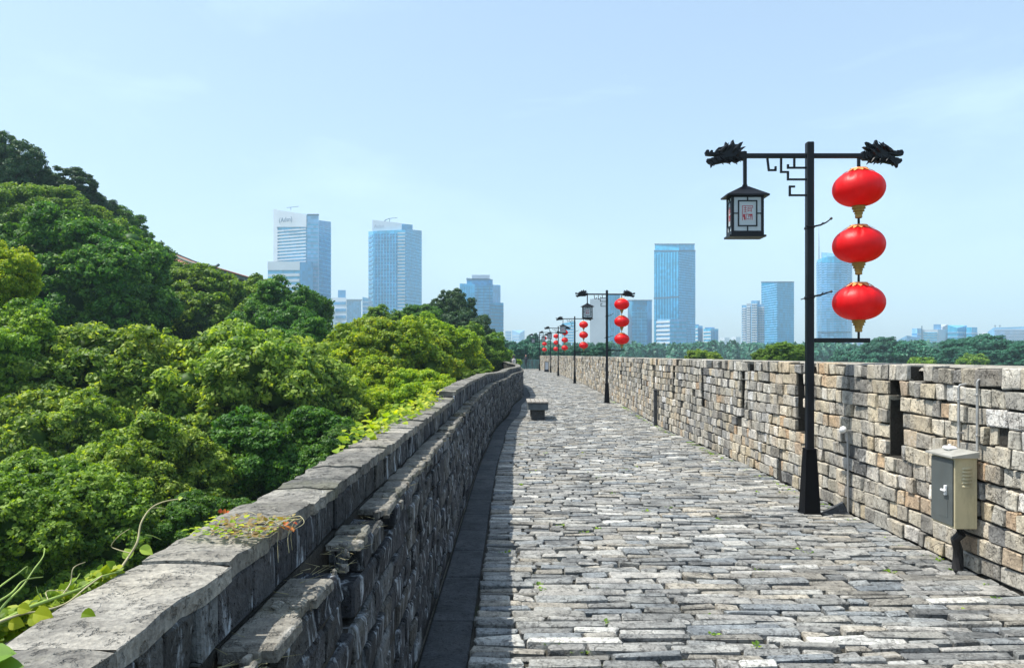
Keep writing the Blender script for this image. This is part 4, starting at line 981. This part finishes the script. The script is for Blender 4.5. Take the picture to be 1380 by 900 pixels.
# ------------------------------------------------------------------ trees
def crown_mesh(seed, nl, nleaf, size, squash=.95, sparse=0.0, core=.62, tuft=.07, ntuft=900, main=.70):
    r = np.random.RandomState(seed)
    # boughs: a few big lobes, each carrying small ones
    L = [(0, 0, -.05, main)]
    for i in range(nl):
        v = r.normal(size=3); v /= np.linalg.norm(v)
        if v[2] < -.6: v[2] *= -.3
        rad = r.uniform(.12, .30); d = (1-rad)*r.uniform(.86, 1.04)
        L.append((v[0]*d, v[1]*d, v[2]*d*squash, rad))
        for k in range(2):
            w = v+r.normal(size=3)*.8; w /= np.linalg.norm(w); r2 = rad*r.uniform(.35, .6)
            c = np.array([v[0]*d, v[1]*d, v[2]*d*squash])+w*rad*.85; L.append((*c, r2))
    L = np.array(L)
    # tufts of twigs sit on the lobes
    wgt = L[:, 3]**2; wgt[0] *= .5; wgt /= wgt.sum()
    ti = r.choice(len(L), size=ntuft*3, p=wgt); tnm = r.normal(size=(ntuft*3, 3)); tnm /= np.linalg.norm(tnm, axis=1)[:, None]
    tc_ = L[ti, :3]+tnm*(L[ti, 3]*r.uniform(.84, 1.14, size=ntuft*3))[:, None]*np.array([1, 1, .9])
    keep = np.ones(len(tc_), bool)
    for k in range(len(L)):
        d = np.linalg.norm((tc_-L[k, :3])/np.array([1, 1, .9]), axis=1); keep &= ~((d < L[k, 3]*.86) & (ti != k))
    if sparse:
        q = np.sin(tc_[:, 0]*9+seed)*np.sin(tc_[:, 1]*8)*np.sin(tc_[:, 2]*10+1); keep &= q > -.25*(1-sparse)
    tc_, tnm = tc_[keep][:ntuft], tnm[keep][:ntuft]; tr_ = tuft*r.uniform(.55, 1.45, size=len(tc_))
    tw = tr_**2; tw /= tw.sum(); idx = r.choice(len(tc_), size=nleaf, p=tw)
    q = r.normal(size=(nleaf, 3)); q /= np.linalg.norm(q, axis=1)[:, None]
    n = q+tnm[idx]*.55; n /= np.linalg.norm(n, axis=1)[:, None]
    c = tc_[idx]+n*(1.25*tr_[idx]*r.random_sample(nleaf)**.6)[:, None]*np.array([1.15, 1.15, .8]); m = nleaf
    # leaf blades
    nn = n*.9+r.normal(size=(m, 3))*.45+np.array([0, 0, .30]); nn /= np.linalg.norm(nn, axis=1)[:, None]
    t = np.cross(nn, r.normal(size=(m, 3))); t /= np.linalg.norm(t, axis=1)[:, None]; b = np.cross(nn, t)
    s = (size*r.uniform(.5, 1.6, size=m))[:, None]
    V = np.stack([c-t*s*.62, c+b*s*.34-nn*s*.06, c+t*s*.62-nn*s*.12, c-b*s*.34-nn*s*.06], axis=1).reshape(-1, 3)
    tint = np.repeat(np.clip(r.normal(.42, .26, size=m)+.20*np.sin(idx*2.4), 0, 1), 4)
    nf = m; loops = np.arange(m*4)
    # solid inner lobes against see-through, all near the darkest leaf tint
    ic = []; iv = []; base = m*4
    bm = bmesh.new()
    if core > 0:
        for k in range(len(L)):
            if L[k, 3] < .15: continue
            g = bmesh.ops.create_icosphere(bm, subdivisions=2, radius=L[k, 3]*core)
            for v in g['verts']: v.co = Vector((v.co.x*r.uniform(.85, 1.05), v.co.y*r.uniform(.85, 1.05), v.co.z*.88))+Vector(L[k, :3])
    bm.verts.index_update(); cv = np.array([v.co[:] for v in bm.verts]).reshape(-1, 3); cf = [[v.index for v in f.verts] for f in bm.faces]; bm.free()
    me = bpy.data.meshes.new('crown')
    allv = np.vstack([V, cv]) if len(cv) else V
    me.vertices.add(len(allv)); me.vertices.foreach_set('co', allv.ravel().astype(np.float32))
    fl = np.array(cf, dtype=np.int32).ravel()+base if len(cf) else np.zeros(0, np.int32)
    me.loops.add(m*4+len(fl)); me.loops.foreach_set('vertex_index', np.concatenate([loops, fl]).astype(np.int32))
    me.polygons.add(m+len(cf)); me.polygons.foreach_set('loop_start', np.concatenate([np.arange(m)*4, m*4+np.arange(len(cf))*3]).astype(np.int32))
    try: me.polygons.foreach_set('loop_total', np.concatenate([np.full(m, 4), np.full(len(cf), 3)]).astype(np.int32))
    except Exception: pass
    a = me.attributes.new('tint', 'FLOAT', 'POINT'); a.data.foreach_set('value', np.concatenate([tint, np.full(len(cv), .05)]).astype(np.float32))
    me.update(); me.validate(); me.materials.append(M['leaf_mid']); return me
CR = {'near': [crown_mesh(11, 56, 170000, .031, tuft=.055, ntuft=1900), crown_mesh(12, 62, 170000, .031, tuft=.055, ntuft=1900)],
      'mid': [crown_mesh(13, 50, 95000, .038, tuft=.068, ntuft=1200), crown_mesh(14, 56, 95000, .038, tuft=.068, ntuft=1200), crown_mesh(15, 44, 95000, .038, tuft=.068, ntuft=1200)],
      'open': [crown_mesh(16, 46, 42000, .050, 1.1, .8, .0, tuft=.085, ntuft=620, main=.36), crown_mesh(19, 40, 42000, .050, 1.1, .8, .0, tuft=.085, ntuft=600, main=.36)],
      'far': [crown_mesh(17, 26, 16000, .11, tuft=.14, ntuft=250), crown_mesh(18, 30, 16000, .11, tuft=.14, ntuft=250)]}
def trunk_mesh(seed):
    r = random.Random(seed); mb = MB()
    mb.tube([(0, 0, -1), (.02, .01, -.7), (-.02, .02, -.4), (.03, 0, -.1)], [.085, .065, .05, .03], 8)
    for i in range(6):
        a = i*1.05+r.random(); l = r.uniform(.4, .65)
        mb.tube([(0, 0, -.6+.07*i), (math.cos(a)*l*.5, math.sin(a)*l*.5, -.42+.06*i), (math.cos(a)*l, math.sin(a)*l, -.30+.05*i)], [.035, .024, .010], 6)
    me = mb.mesh('trunk'); me.materials.append(M['bark']); return me
TR = [trunk_mesh(1), trunk_mesh(2)]
trees = []
def tree(x, y, Z, rp_, kind, mat, label, group=None, sq=1.0, name='broadleaf_tree', seed=None, gz=-9.5):
    r = rp_*Z/1000; c = Vector(px(x, y, Z)); rr = random.Random(int(x*7+y*3+Z))
    base = min(c.z-r*1.5, c.z-2) if gz is None else min(gz, c.z-r*1.2)
    t = empty(name, (c.x, c.y, base)); 
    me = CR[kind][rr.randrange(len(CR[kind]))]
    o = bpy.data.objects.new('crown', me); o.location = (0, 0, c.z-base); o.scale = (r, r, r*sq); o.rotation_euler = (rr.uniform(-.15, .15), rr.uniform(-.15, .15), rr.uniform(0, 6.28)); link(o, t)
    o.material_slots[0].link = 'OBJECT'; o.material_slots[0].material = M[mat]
    k = bpy.data.objects.new('trunk', TR[rr.randrange(2)]); h = c.z-base; k.scale = (max(.6, r)*.9, max(.6, r)*.9, h); k.location = (0, 0, h); link(k, t)
    tag(t, label, 'tree', group); trees.append((c.x, c.y, base)); return t
G = 'trees on the slope left of the wall'
TL = [
 (165, 568, 30, 152, 'near', 'leaf_lite', 'large light green domed tree in the middle left, its top below the dark hill trees', 1.0),
 (338, 575, 29, 150, 'near', 'leaf_lite', 'broad light green tree directly left of the yellow green trees on the slope', 1.0),
 (200, 690, 19, 126, 'near', 'leaf_lite', 'rounded light green tree crown low in the picture just above the curling vine', 1.05),
 (55, 745, 15, 150, 'near', 'leaf_mid', 'nearest tree crown in the lower left corner beside the coping', .9),
 (60, 640, 24, 130, 'near', 'leaf_lite', 'light green crown at left between the lower left corner tree and the domed tree', 1.0),
 (5, 480, 27, 82, 'mid', 'leaf_mid', 'olive green tree cut by the left edge of the picture at mid height', 1.05),
 (-12, 372, 30, 58, 'mid', 'leaf_yel', 'bright yellow green tree tip at the left edge below the dark hilltop trees', 1.2),
 (385, 640, 22, 112, 'near', 'leaf_dark', 'dark green shaded tree filling the hollow beside the coping stones', .95),
 (300, 730, 16, 90, 'near', 'leaf_dark', 'dark low tree crown just behind the dried plant on the coping', .8),
 (525, 505, 38, 92, 'near', 'leaf_yel', 'brightest yellow green tree beside the middle of the low parapet', .95),
 (455, 545, 34, 85, 'near', 'leaf_yel', 'yellow green tree left of and below the brightest one, above the creeper', 1.0),
 (590, 480, 46, 66, 'mid', 'leaf_yel', 'fresh green tree between the brightest tree and the bend of the parapet', .95),
 (560, 548, 30, 62, 'mid', 'leaf_yel', 'small yellow green crown leaning over the parapet coping', .9),
 (640, 478, 56, 46, 'mid', 'leaf_mid', 'mid green tree close to the far left end of the parapet', .95),
 (668, 488, 60, 30, 'mid', 'leaf_mid', 'small rounded green crown nearest the far end of the parapet', .85),
 (520, 448, 62, 44, 'mid', 'leaf_mid', 'green tree top in front of the base of the second tall tower', .9),
 (566, 440, 68, 36, 'mid', 'leaf_dark', 'dark green tree top just right of the second tall tower', .9),
 (612, 426, 76, 30, 'open', 'leaf_blue', 'dark loose crowned tree standing tallest in front of the rounded crown tower', 1.15),
 (632, 448, 74, 34, 'open', 'leaf_blue', 'dark blue green tree just below and right of the tallest dark one', .9),
 (590, 425, 78, 22, 'open', 'leaf_blue', 'small dark tree at the left shoulder of the tallest dark tree', 1),
 (385, 440, 55, 66, 'mid', 'leaf_dark', 'dark round tree at the right end of the hill below the sloping topped tower', 1.1),
 (325, 425, 62, 62, 'mid', 'leaf_mid', 'green hill tree left of the sloping topped tower', 1.0),
 (264, 426, 60, 72, 'mid', 'leaf_mid', 'green hill tree directly below the pavilion eave', 1.0),
 (236, 384, 61, 34, 'mid', 'leaf_mid', 'small green crown in front of the middle of the pavilion roof', 1.0),
 (215, 395, 64, 66, 'mid', 'leaf_dark', 'dark hill tree left of and below the pavilion roof', 1.0),
 (110, 400, 50, 118, 'near', 'leaf_dark', 'big dark green tree mass on the hill at left, above the domed tree', 1.0),
 (150, 350, 70, 62, 'mid', 'leaf_mid', 'sunlit green tree high on the hill left of the pavilion', .95),
 (70, 312, 66, 68, 'mid', 'leaf_mid', 'sunlit green tree just beneath the dark hilltop trees at left', .95),
 (-5, 315, 62, 72, 'mid', 'leaf_mid', 'green tree on the hill cut by the left edge below the hilltop', 1),
 (18, 230, 72, 42, 'open', 'leaf_blue', 'topmost dark loose tree on the hill at the left edge', 1.1),
 (-20, 225, 74, 40, 'open', 'leaf_blue', 'dark hilltop tree mostly cut by the left edge of the picture', 1.0),
 (90, 262, 76, 42, 'open', 'leaf_blue', 'second dark loose tree stepping down right from the hilltop', .8),
 (50, 262, 80, 40, 'open', 'leaf_dark', 'dark tree between the two loose dark hilltop trees', .9),
 (128, 292, 78, 30, 'open', 'leaf_blue', 'dark loose tree on the skyline between the stepping hilltop tree and the pointed one', 1.0),
 (158, 314, 80, 38, 'open', 'leaf_dark', 'small dark pointed tree halfway down the hill skyline', .9),
 (184, 342, 84, 34, 'open', 'leaf_dark', 'dark tree on the skyline touching the left of the pavilion roof', .9),
 (405, 480, 42, 60, 'mid', 'leaf_dark', 'deep green tree between the hill end and the yellow green trees', 1),
 (470, 620, 21, 62, 'mid', 'leaf_dark', 'dark crown close behind the coping stones in the middle distance', .8),
 (640, 512, 44, 26, 'mid', 'leaf_mid', 'small green crown touching the far coping of the low parapet', .8),
]
for t in TL: tree(*t[:7], G, t[7], gz=(None if t[1] < 480 else -9.5))
# right side
RT = [(1190, 482, 170, 34, 'hazy green tree right of the lowest red lantern'), (1145, 484, 180, 22, 'small hazy tree directly right of the nearest lamp post'), (1225, 476, 165, 24, 'rounded hazy tree below the striped grey block'),
      (1262, 484, 150, 22, 'low hazy tree right of the striped grey block'), (1292, 476, 140, 26, 'hazy tree below the dipping roof building'), (1330, 478, 135, 34, 'largest dark hazy tree left of the long patterned building'),
      (1368, 486, 130, 30, 'hazy tree under the long patterned building at the right edge'), (1395, 480, 130, 32, 'hazy tree cut by the right edge of the picture'), (1165, 488, 150, 20, 'little hazy tree just above the wall between lamp and lanterns'),
      (1312, 490, 120, 18, 'small hazy crown in front of the largest dark hazy tree'), (1242, 492, 120, 16, 'small bright crown peeping over the wall below the striped block')]
for i, (x, y, Z, rr, lab) in enumerate(RT):
    tree(x, y, Z, rr, 'mid' if rr > 24 else 'far', 'leaf_haze_tint' if i not in (10, 9) else 'leaf_mid', lab, 'trees beyond the right wall', .85, gz=-10.5)
for (x, y, Z, rr, m, lab) in [(1052, 478, 60, 24, 'leaf_mid', 'bright green bush top just above the wall left of the nearest lamp post'), (1030, 482, 62, 16, 'leaf_mid', 'smaller left shoulder of the bright bush near the nearest lamp post'), (1076, 478, 64, 18, 'leaf_mid', 'bush top directly behind the nearest lamp post'),
        (940, 481, 75, 17, 'leaf_lite', 'low light green bush top right of the tallest tower base'), (960, 484, 74, 13, 'leaf_lite', 'tiny light green bush top left of the residential high rise'),
        (812, 472, 110, 14, 'leaf_haze_tint', 'small rounded tree just left of the second nearest lamp post'), (795, 474, 120, 12, 'leaf_haze_tint', 'dark rounded tree between the second and third lamps'), (778, 474, 125, 12, 'leaf_haze_tint', 'dark rounded tree behind the third nearest lamp')]:
    tree(x, y, Z, rr, 'mid', m, lab, 'trees beyond the right wall', .8, gz=-10.5)
rg = random.Random(5)
EL = ['far dark tree left of the distant walker', 'far dark tree straight behind the distant walker', 'far tree right of the distant walker', 'far conical tree just left of the farthest lamp', 'far tree behind the farthest lamp', 'far low tree between the farthest lamps', 'far green tree behind the fourth lamp', 'far tree at the left foot of the hazy skyline beyond the parapet end']
for i, (x, y, Z, rr) in enumerate([(700, 474, 125, 14), (712, 471, 130, 14), (724, 476, 120, 12), (718, 462, 170, 8), (740, 478, 125, 11), (752, 480, 120, 10), (765, 478, 125, 11), (686, 470, 140, 13)]):
    tree(x, y, Z, rr, 'far', 'leaf_haze_tint', EL[i], 'trees beyond the far end of the walk', 1.0 if i != 3 else 1.8, gz=-10.5)
# far belt of trees, one mass
r = np.random.RandomState(4); V = []; T = []
nb = 420
for i in range(nb):
    a = r.uniform(0, 1); xx = 640+a*760; Z = r.uniform(330, 430); top = 463+r.uniform(-2.5, 4)+2*math.sin(xx*.05); X = (xx-690)*Z/1000; zt = bz(top, Z); w = r.uniform(2.2, 5)
    n = 260; q = r.normal(size=(n, 3)); q /= np.linalg.norm(q, axis=1)[:, None]
    hgt = zt+9; c = np.stack([X+q[:, 0]*w*(1-.4*np.clip(q[:, 2], 0, 1)), Z+q[:, 1]*w, zt-hgt*.5+q[:, 2]*hgt*.5], 1)
    t = r.normal(size=(n, 3)); t /= np.linalg.norm(t, axis=1)[:, None]; b = np.cross(t, q); s = r.uniform(.8, 1.5, size=n)[:, None]
    V.append(np.stack([c-t*s, c+b*s*.7, c+t*s, c-b*s*.7], 1).reshape(-1, 3)); T.append(np.repeat(np.clip(r.normal(.4, .25, size=n), 0, 1), 4))
V = np.vstack(V); T = np.concatenate(T); m = len(V)//4
me = bpy.data.meshes.new('tree_belt'); me.from_pydata(V.tolist(), [], np.arange(m*4).reshape(-1, 4).tolist()); at = me.attributes.new('tint', 'FLOAT', 'POINT'); at.data.foreach_set('value', T.astype(np.float32)); me.materials.append(M['leaf_haze_tint'])
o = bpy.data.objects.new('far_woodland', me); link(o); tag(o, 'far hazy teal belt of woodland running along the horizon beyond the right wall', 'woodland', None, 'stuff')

# ------------------------------------------------------------------ ground and hill
TB = np.array(trees)
def gh(x, y):
    base = -11.0
    w = 1/((TB[:, 0]-x)**2+(TB[:, 1]-y)**2+20)**1.6; w0 = 1/(30.0**2)**1.6*3
    z = (np.sum(w*np.clip(TB[:, 2], -11, 60))+w0*base)/(np.sum(w)+w0)
    if x > -2: z = base
    elif x > -8: z = base+(z-base)*((-2-x)/6)
    return float(z)
xs = [-2500, -1500, -800, -400, -250]+list(np.linspace(-180, 0, 61))+[3, 8, 30, 120, 400, 1000, 2500]
ys = [-600, -200, -60]+list(np.linspace(-20, 180, 68))+[220, 300, 450, 700, 1100, 1800, 2700]
V = [(x, y, gh(x, y)) for y in ys for x in xs]; nx = len(xs)
F = [(j*nx+i, j*nx+i+1, (j+1)*nx+i+1, (j+1)*nx+i) for j in range(len(ys)-1) for i in range(nx-1)]
mb = MB(); mb.add(V, F); g = mb.build('ground', M['ground'], smooth=True); g['kind'] = 'structure'
# undergrowth clinging to the slope
r = np.random.RandomState(9); n = 70000
X = -1.6-r.random_sample(n)**.8*95; Y = 1+r.random_sample(n)*105
Zg = np.array([0.0]*n); gx = np.linspace(-100, 0, 60); gy = np.linspace(0, 110, 60); H = np.array([[gh(a, b) for a in gx] for b in gy])
ix = np.clip(((X+100)/100*59), 0, 58.99); iy = np.clip(Y/110*59, 0, 58.99); i0 = ix.astype(int); j0 = iy.astype(int); fx = ix-i0; fy = iy-j0
Zg = H[j0, i0]*(1-fx)*(1-fy)+H[j0, i0+1]*fx*(1-fy)+H[j0+1, i0]*(1-fx)*fy+H[j0+1, i0+1]*fx*fy
c = np.stack([X, Y, Zg+r.random_sample(n)*1.6+.8*np.sin(X*.9)*np.sin(Y*.8)], 1)
t = r.normal(size=(n, 3)); t /= np.linalg.norm(t, axis=1)[:, None]; q = r.normal(size=(n, 3)); b = np.cross(t, q); b /= np.linalg.norm(b, axis=1)[:, None]; s = r.uniform(.12, .34, size=n)[:, None]
V = np.stack([c-t*s, c+b*s*.6, c+t*s, c-b*s*.6], 1).reshape(-1, 3)
me = bpy.data.meshes.new('undergrowth'); me.from_pydata(V.tolist(), [], np.arange(n*4).reshape(-1, 4).tolist()); at = me.attributes.new('tint', 'FLOAT', 'POINT'); at.data.foreach_set('value', np.repeat(r.random_sample(n), 4).astype(np.float32)); me.materials.append(M['leaf_mid'])
o = bpy.data.objects.new('undergrowth', me); link(o); tag(o, 'leafy undergrowth covering the slope beneath the trees left of the wall', 'undergrowth', None, 'stuff')
# ------------------------------------------------------------------ climbing plants and weeds
def leaf(mb, p, d, nrm, s, fold=.25, tint=None, lobes=0):
    """broad leaf with a folded midrib, eight to twelve faces"""
    d = Vector(d).normalized(); nrm = Vector(nrm); a = d.cross(nrm).normalized(); nrm = a.cross(d).normalized(); p = Vector(p)
    out = [(0, .0), (.12, .30), (.32, .46), (.55, .42), (.78, .24), (1, 0)]
    if lobes: out = [(0, .0), (-.08, .34), (.14, .58), (.30, .36), (.50, .50), (.66, .22), (1, 0)]
    mid = [p+d*s*max(0, o[0])-nrm*s*.16*o[0]**2 for o in out]; n = len(out)
    L = [m_+a*s*o[1]+nrm*s*o[1]*fold for m_, o in zip(mid, out)]; Rr = [m_-a*s*o[1]+nrm*s*o[1]*fold for m_, o in zip(mid, out)]
    V = mid+L+Rr; F = []
    for i in range(n-1): F += [(i, i+1, n+i+1, n+i), (i+1, i, 2*n+i, 2*n+i+1)]
    mb.add(V, F, rnd.random() if tint is None else tint)
def smooth(pts, k=6):
    pts = [Vector(p) for p in pts]; out = []
    for i in range(len(pts)-1):
        p0, p1, p2, p3 = pts[max(i-1, 0)], pts[i], pts[i+1], pts[min(i+2, len(pts)-1)]
        for j in range(k):
            t = j/k; out.append(.5*((2*p1)+(-p0+p2)*t+(2*p0-5*p1+4*p2-p3)*t*t+(-p0+3*p1-3*p2+p3)*t**3))
    return out+[pts[-1]]
def stem(parent, pts, r0, r1, mat, name='stem'):
    s = smooth(pts); mb = MB(); n = len(s); mb.tube(s, [(r0+(r1-r0)*i/(n-1))*.62 for i in range(n)], 7); return mb.build(name, mat, parent, smooth=True)
# curling vine standing up beyond the coping
v1 = empty('curling_vine', px(160, 770, 1.75)); v1['world_parts'] = 1; tag(v1, 'pale curling vine shoot rising from behind the coping stones', 'vine')
stem(v1, [px(158, 772, 1.74), px(172, 752, 1.78), px(185, 730, 1.8), px(190, 705, 1.82), px(203, 685, 1.84), px(220, 676, 1.85), px(241, 672, 1.86)], .0052, .0016, M['dry'])
stem(v1, [px(176, 745, 1.79), px(158, 740, 1.8), px(150, 735, 1.8), px(160, 722, 1.78), px(175, 712, 1.78)], .0022, .0009, M['dry'], 'side_shoot')
stem(v1, [px(205, 684, 1.84), px(218, 684, 1.86), px(224, 686, 1.87)], .0016, .0008, M['dry'], 'side_shoot')
stem(v1, [px(196, 720, 1.82), px(206, 722, 1.84), px(218, 727, 1.85)], .0022, .0008, M['vine'], 'side_shoot')
mb = MB(); leaf(mb, px(188, 738, 1.8), (1, .3, -.5), (0, -.6, 1), .035, tint=.8); leaf(mb, px(176, 752, 1.8), (-.6, .2, .8), (.3, -.9, .3), .03, tint=.6); leaf(mb, px(240, 672, 1.86), (1, 0, .4), (0, -1, .6), .012, tint=.9)
mb.build('leaf', M['leaf_lite'], v1)
# bundle of stems along the outer edge
v2 = empty('trailing_vine', px(60, 815, 1.42)); v2['world_parts'] = 1; tag(v2, 'thick bundle of green vine stems trailing along the outer edge of the nearest coping', 'vine')
stem(v2, [px(-30, 850, 1.34), px(6, 835, 1.38), px(40, 818, 1.44), px(75, 805, 1.5), px(110, 792, 1.56), px(133, 778, 1.62), px(160, 770, 1.68)], .0078, .003, M['vine'])
stem(v2, [px(-20, 845, 1.33), px(25, 828, 1.4), px(60, 822, 1.44), px(90, 812, 1.5), px(115, 792, 1.56), px(138, 775, 1.6)], .004, .002, M['dry'])
stem(v2, [px(-15, 842, 1.36), px(8, 812, 1.42), px(30, 790, 1.46), px(45, 768, 1.5), px(58, 750, 1.54), px(60, 738, 1.56)], .0042, .0014, M['vine'])
stem(v2, [px(-20, 820, 1.36), px(14, 800, 1.42), px(32, 782, 1.46), px(58, 777, 1.5)], .0042, .0015, M['vine'])
stem(v2, [px(-20, 805, 1.38), px(8, 784, 1.44), px(25, 772, 1.48), px(37, 763, 1.5), px(36, 772, 1.5)], .0034, .0012, M['vine'])
stem(v2, [px(85, 800, 1.52), px(95, 785, 1.55), px(99, 765, 1.56), px(115, 757, 1.6)], .0025, .001, M['dry'])
stem(v2, [px(96, 788, 1.55), px(103, 780, 1.56), px(108, 772, 1.58)], .002, .001, M['vine'])
stem(v2, [px(60, 812, 1.48), px(52, 800, 1.48), px(49, 790, 1.48)], .0022, .001, M['vine'])
stem(v2, [px(65, 808, 1.48), px(62, 798, 1.5), px(70, 795, 1.5), px(98, 796, 1.54)], .0016, .001, M['dry'])
rv = random.Random(2); mb = MB()
for i in range(520):
    f = rv.random(); x = -20+f*175+rv.uniform(-8, 8); y = 846-f*74+rv.uniform(-6, 26)-(6 if f > .8 else 0); Z = 1.36+.32*f+.02
    leaf(mb, px(x, y, Z), (rv.uniform(-1, 1), rv.uniform(-.3, .5), rv.uniform(-.6, .8)), (rv.uniform(-.4, .4), -.5, 1), rv.uniform(.010, .026), tint=rv.random())
for (x, y, s, t) in ((45, 826, .036, .9), (38, 832, .03, .7), (110, 826, .026, .3), (24, 818, .024, .8), (12, 838, .028, .95)): leaf(mb, px(x, y, 1.40), (1, .1, -.25), (0, -.9, .6), s, tint=t)
o = mb.build('leaves', M['leaf_yel'], v2); o['kind'] = 'stuff'
# broad leaves in the corner
v3 = empty('broad_leaf_plant', px(0, 885, 1.15)); v3['world_parts'] = 1; tag(v3, 'broad pale green leaves poking into the lower left corner over the coping', 'plant')
for (a, d, s, t) in (((-28, 902), (1, .1, .62), .085, .7), ((-25, 890), (1, .15, .3), .078, .95), ((-10, 905), (1, .15, .25), .07, .8)):
    mb = MB(); leaf(mb, px(a[0], a[1], 1.14), d, (0, -.55, 1), s*.62, .3, t); mb.build('leaf', M['leaf_dark'], v3)
stem(v3, [px(-40, 910, 1.14), px(-28, 902, 1.14), px(-20, 900, 1.14)], .003, .002, M['vine'])
# dried clump across the coping joint
v4 = empty('dried_creeper', px(350, 715, 2.05)); v4['world_parts'] = 1; tag(v4, 'dried brown and green creeper lying across the coping stones with red tinged leaves', 'plant')
zt = 1.265
for j in range(11):
    x0 = -.84+rv.random()*.16; y0 = 2.0+rv.uniform(-.06, .12); pts = [(x0, y0, zt+.006)]
    for q in range(4): pts.append((pts[-1][0]+rv.uniform(.002, .04), pts[-1][1]+rv.uniform(-.04, .04), zt+rv.uniform(.004, .025)))
    if j % 3 == 0: pts.append((min(pts[-1][0]+.03, -.63), pts[-1][1], zt-.02)); pts.append((-.625, pts[-1][1]-.01, zt-.07))
    stem(v4, pts, .0022, .001, M['dry'])
mb = MB()
for j in range(120): leaf(mb, (-.87+rv.random()*.24, 1.98+rv.uniform(-.05, .16), zt+.008+rv.random()*.012), (rv.uniform(-1, 1), rv.uniform(-1, 1), .15), (0, 0, 1), rv.uniform(.008, .022), tint=rv.random())
o = mb.build('leaves', M['leaf_yel'], v4); o['kind'] = 'stuff'
M['leaf_brown'] = leafmat('withered_brown_leaves', [(.14, .09, .04), (.24, .16, .06), (.30, .24, .10)])
mb = MB()
for j in range(120): leaf(mb, (-.80+rv.random()*.17, 1.98+rv.uniform(-.06, .16), zt+.008+rv.random()*.02), (rv.uniform(-1, 1), rv.uniform(-1, 1), .3), (rv.uniform(-.4, .4), rv.uniform(-.4, .4), 1), rv.uniform(.008, .022), tint=rv.random())
o = mb.build('withered_leaves', M['leaf_brown'], v4); o['kind'] = 'stuff'
M['leaf_red'] = leafmat('red_autumn_leaves', [(.30, .03, .015), (.45, .08, .02), (.40, .16, .04)])
mb = MB()
for j in range(7): leaf(mb, (-.665+rv.random()*.05, 2.12+rv.uniform(-.03, .05), zt-.01+rv.random()*.02), (rv.uniform(0, 1), rv.uniform(-1, 1), -.2), (0, 0, 1), rv.uniform(.014, .022), tint=rv.random())
for j in range(4): leaf(mb, px(300+rv.uniform(-5, 12), 694+rv.uniform(-6, 5), 2.3), (rv.uniform(-1, 1), 0, rv.random()), (0, -.7, .6), rv.uniform(.010, .018), tint=rv.random())
o = mb.build('red_leaves', M['leaf_red'], v4); o['kind'] = 'stuff'
# creeper spilling over the coping further on
v5 = empty('creeper', px(560, 590, 5.4)); v5['world_parts'] = 1; tag(v5, 'yellow green creeper spilling over the outer edge of the low parapet coping', 'plant')
mb = MB()
for j in range(1500):
    y = 4.2+rv.random()**1.1*4.6; x = XL(y)-.33+rv.gauss(0, .06)-.02; z = 1.25+LSTEP(y)+rv.uniform(-.28, .07)*(1 if x < XL(y)-.3 else .2)+.01
    if x > XL(y)-.22: continue
    leaf(mb, (x, y, z), (rv.uniform(-1, 1), rv.uniform(-1, 1), rv.uniform(-.4, .6)), (rv.uniform(-.5, .5), -.3, 1), rv.uniform(.03, .06), tint=rv.random())
o = mb.build('leaves', M['leaf_yel'], v5); o['kind'] = 'stuff'
for j in range(8):
    y = 4.3+j*.55; stem(v5, [(XL(y)-.36, y, 1.0), (XL(y)-.34, y+.1, 1.22+LSTEP(y)), (XL(y)-.27, y+.2, 1.285+LSTEP(y)), (XL(y)-.24, y+.35, 1.28+LSTEP(y))], .005, .002, M['vine'])
# weeds in the joints
mb = MB(); rv = random.Random(8)
spots = [(rv.uniform(-.1, 3.5), 4.2+rv.random()**1.5*12) for _ in range(60)]+[(XR(y)-.05-rv.random()*.12, y) for y in [5.5+rv.random()*26 for _ in range(260)]]
for (x, y) in spots:
    for q in range(rv.randrange(6, 16)):
        a = rv.random()*6.28; d = rv.random()*.05; leaf(mb, (x+math.cos(a)*d, y+math.sin(a)*d*.6, -.012), (math.cos(a), math.sin(a), rv.uniform(.2, 1.4)), (-math.cos(a), -math.sin(a), 1), rv.uniform(.012, .032), tint=rv.random())
o = mb.build('joint_weeds', M['leaf_mid']); tag(o, 'small weeds and moss tufts growing in the joints of the paving and along the wall foot', 'weeds', None, 'stuff')
# dry grass on the ledge of the low parapet
mb = MB()
for j in range(900):
    y = 1.3+rv.random()**1.5*14; x = XL(y)-rv.uniform(.0, .1); z = 1.03+rv.random()*.05; a = rv.random()*6.28; l = rv.uniform(.02, .07)
    p = Vector((x, y, z)); q = p+Vector((math.cos(a)*l, math.sin(a)*l, rv.uniform(-.01, .4*l))); s = Vector((0, 0, .0012))
    mb.add([p-s, p+s, q], [(0, 1, 2)], rv.random())
o = mb.build('ledge_grass', M['dry'], fix=False); tag(o, 'dry grass blades and straw littering the ledge of the low parapet', 'grass', None, 'stuff')
# ------------------------------------------------------------------ haze
def haze(density, col):
    mb = MB(); mb.box(-2600, 2600, -700, 2800, -13, 205); m = bpy.data.materials.new('haze_air'); m.use_nodes = True; nt = m.node_tree; nt.nodes.clear()
    out = nt.nodes.new('ShaderNodeOutputMaterial'); v = nt.nodes.new('ShaderNodeVolumePrincipled'); v.inputs['Density'].default_value = density; v.inputs['Color'].default_value = (*col, 1); v.inputs['Anisotropy'].default_value = 0
    nt.links.new(v.outputs[0], out.inputs['Volume']); o = mb.build('haze', m); o['kind'] = 'stuff'; return o
haze(.00040, (.62, .86, 1.0))
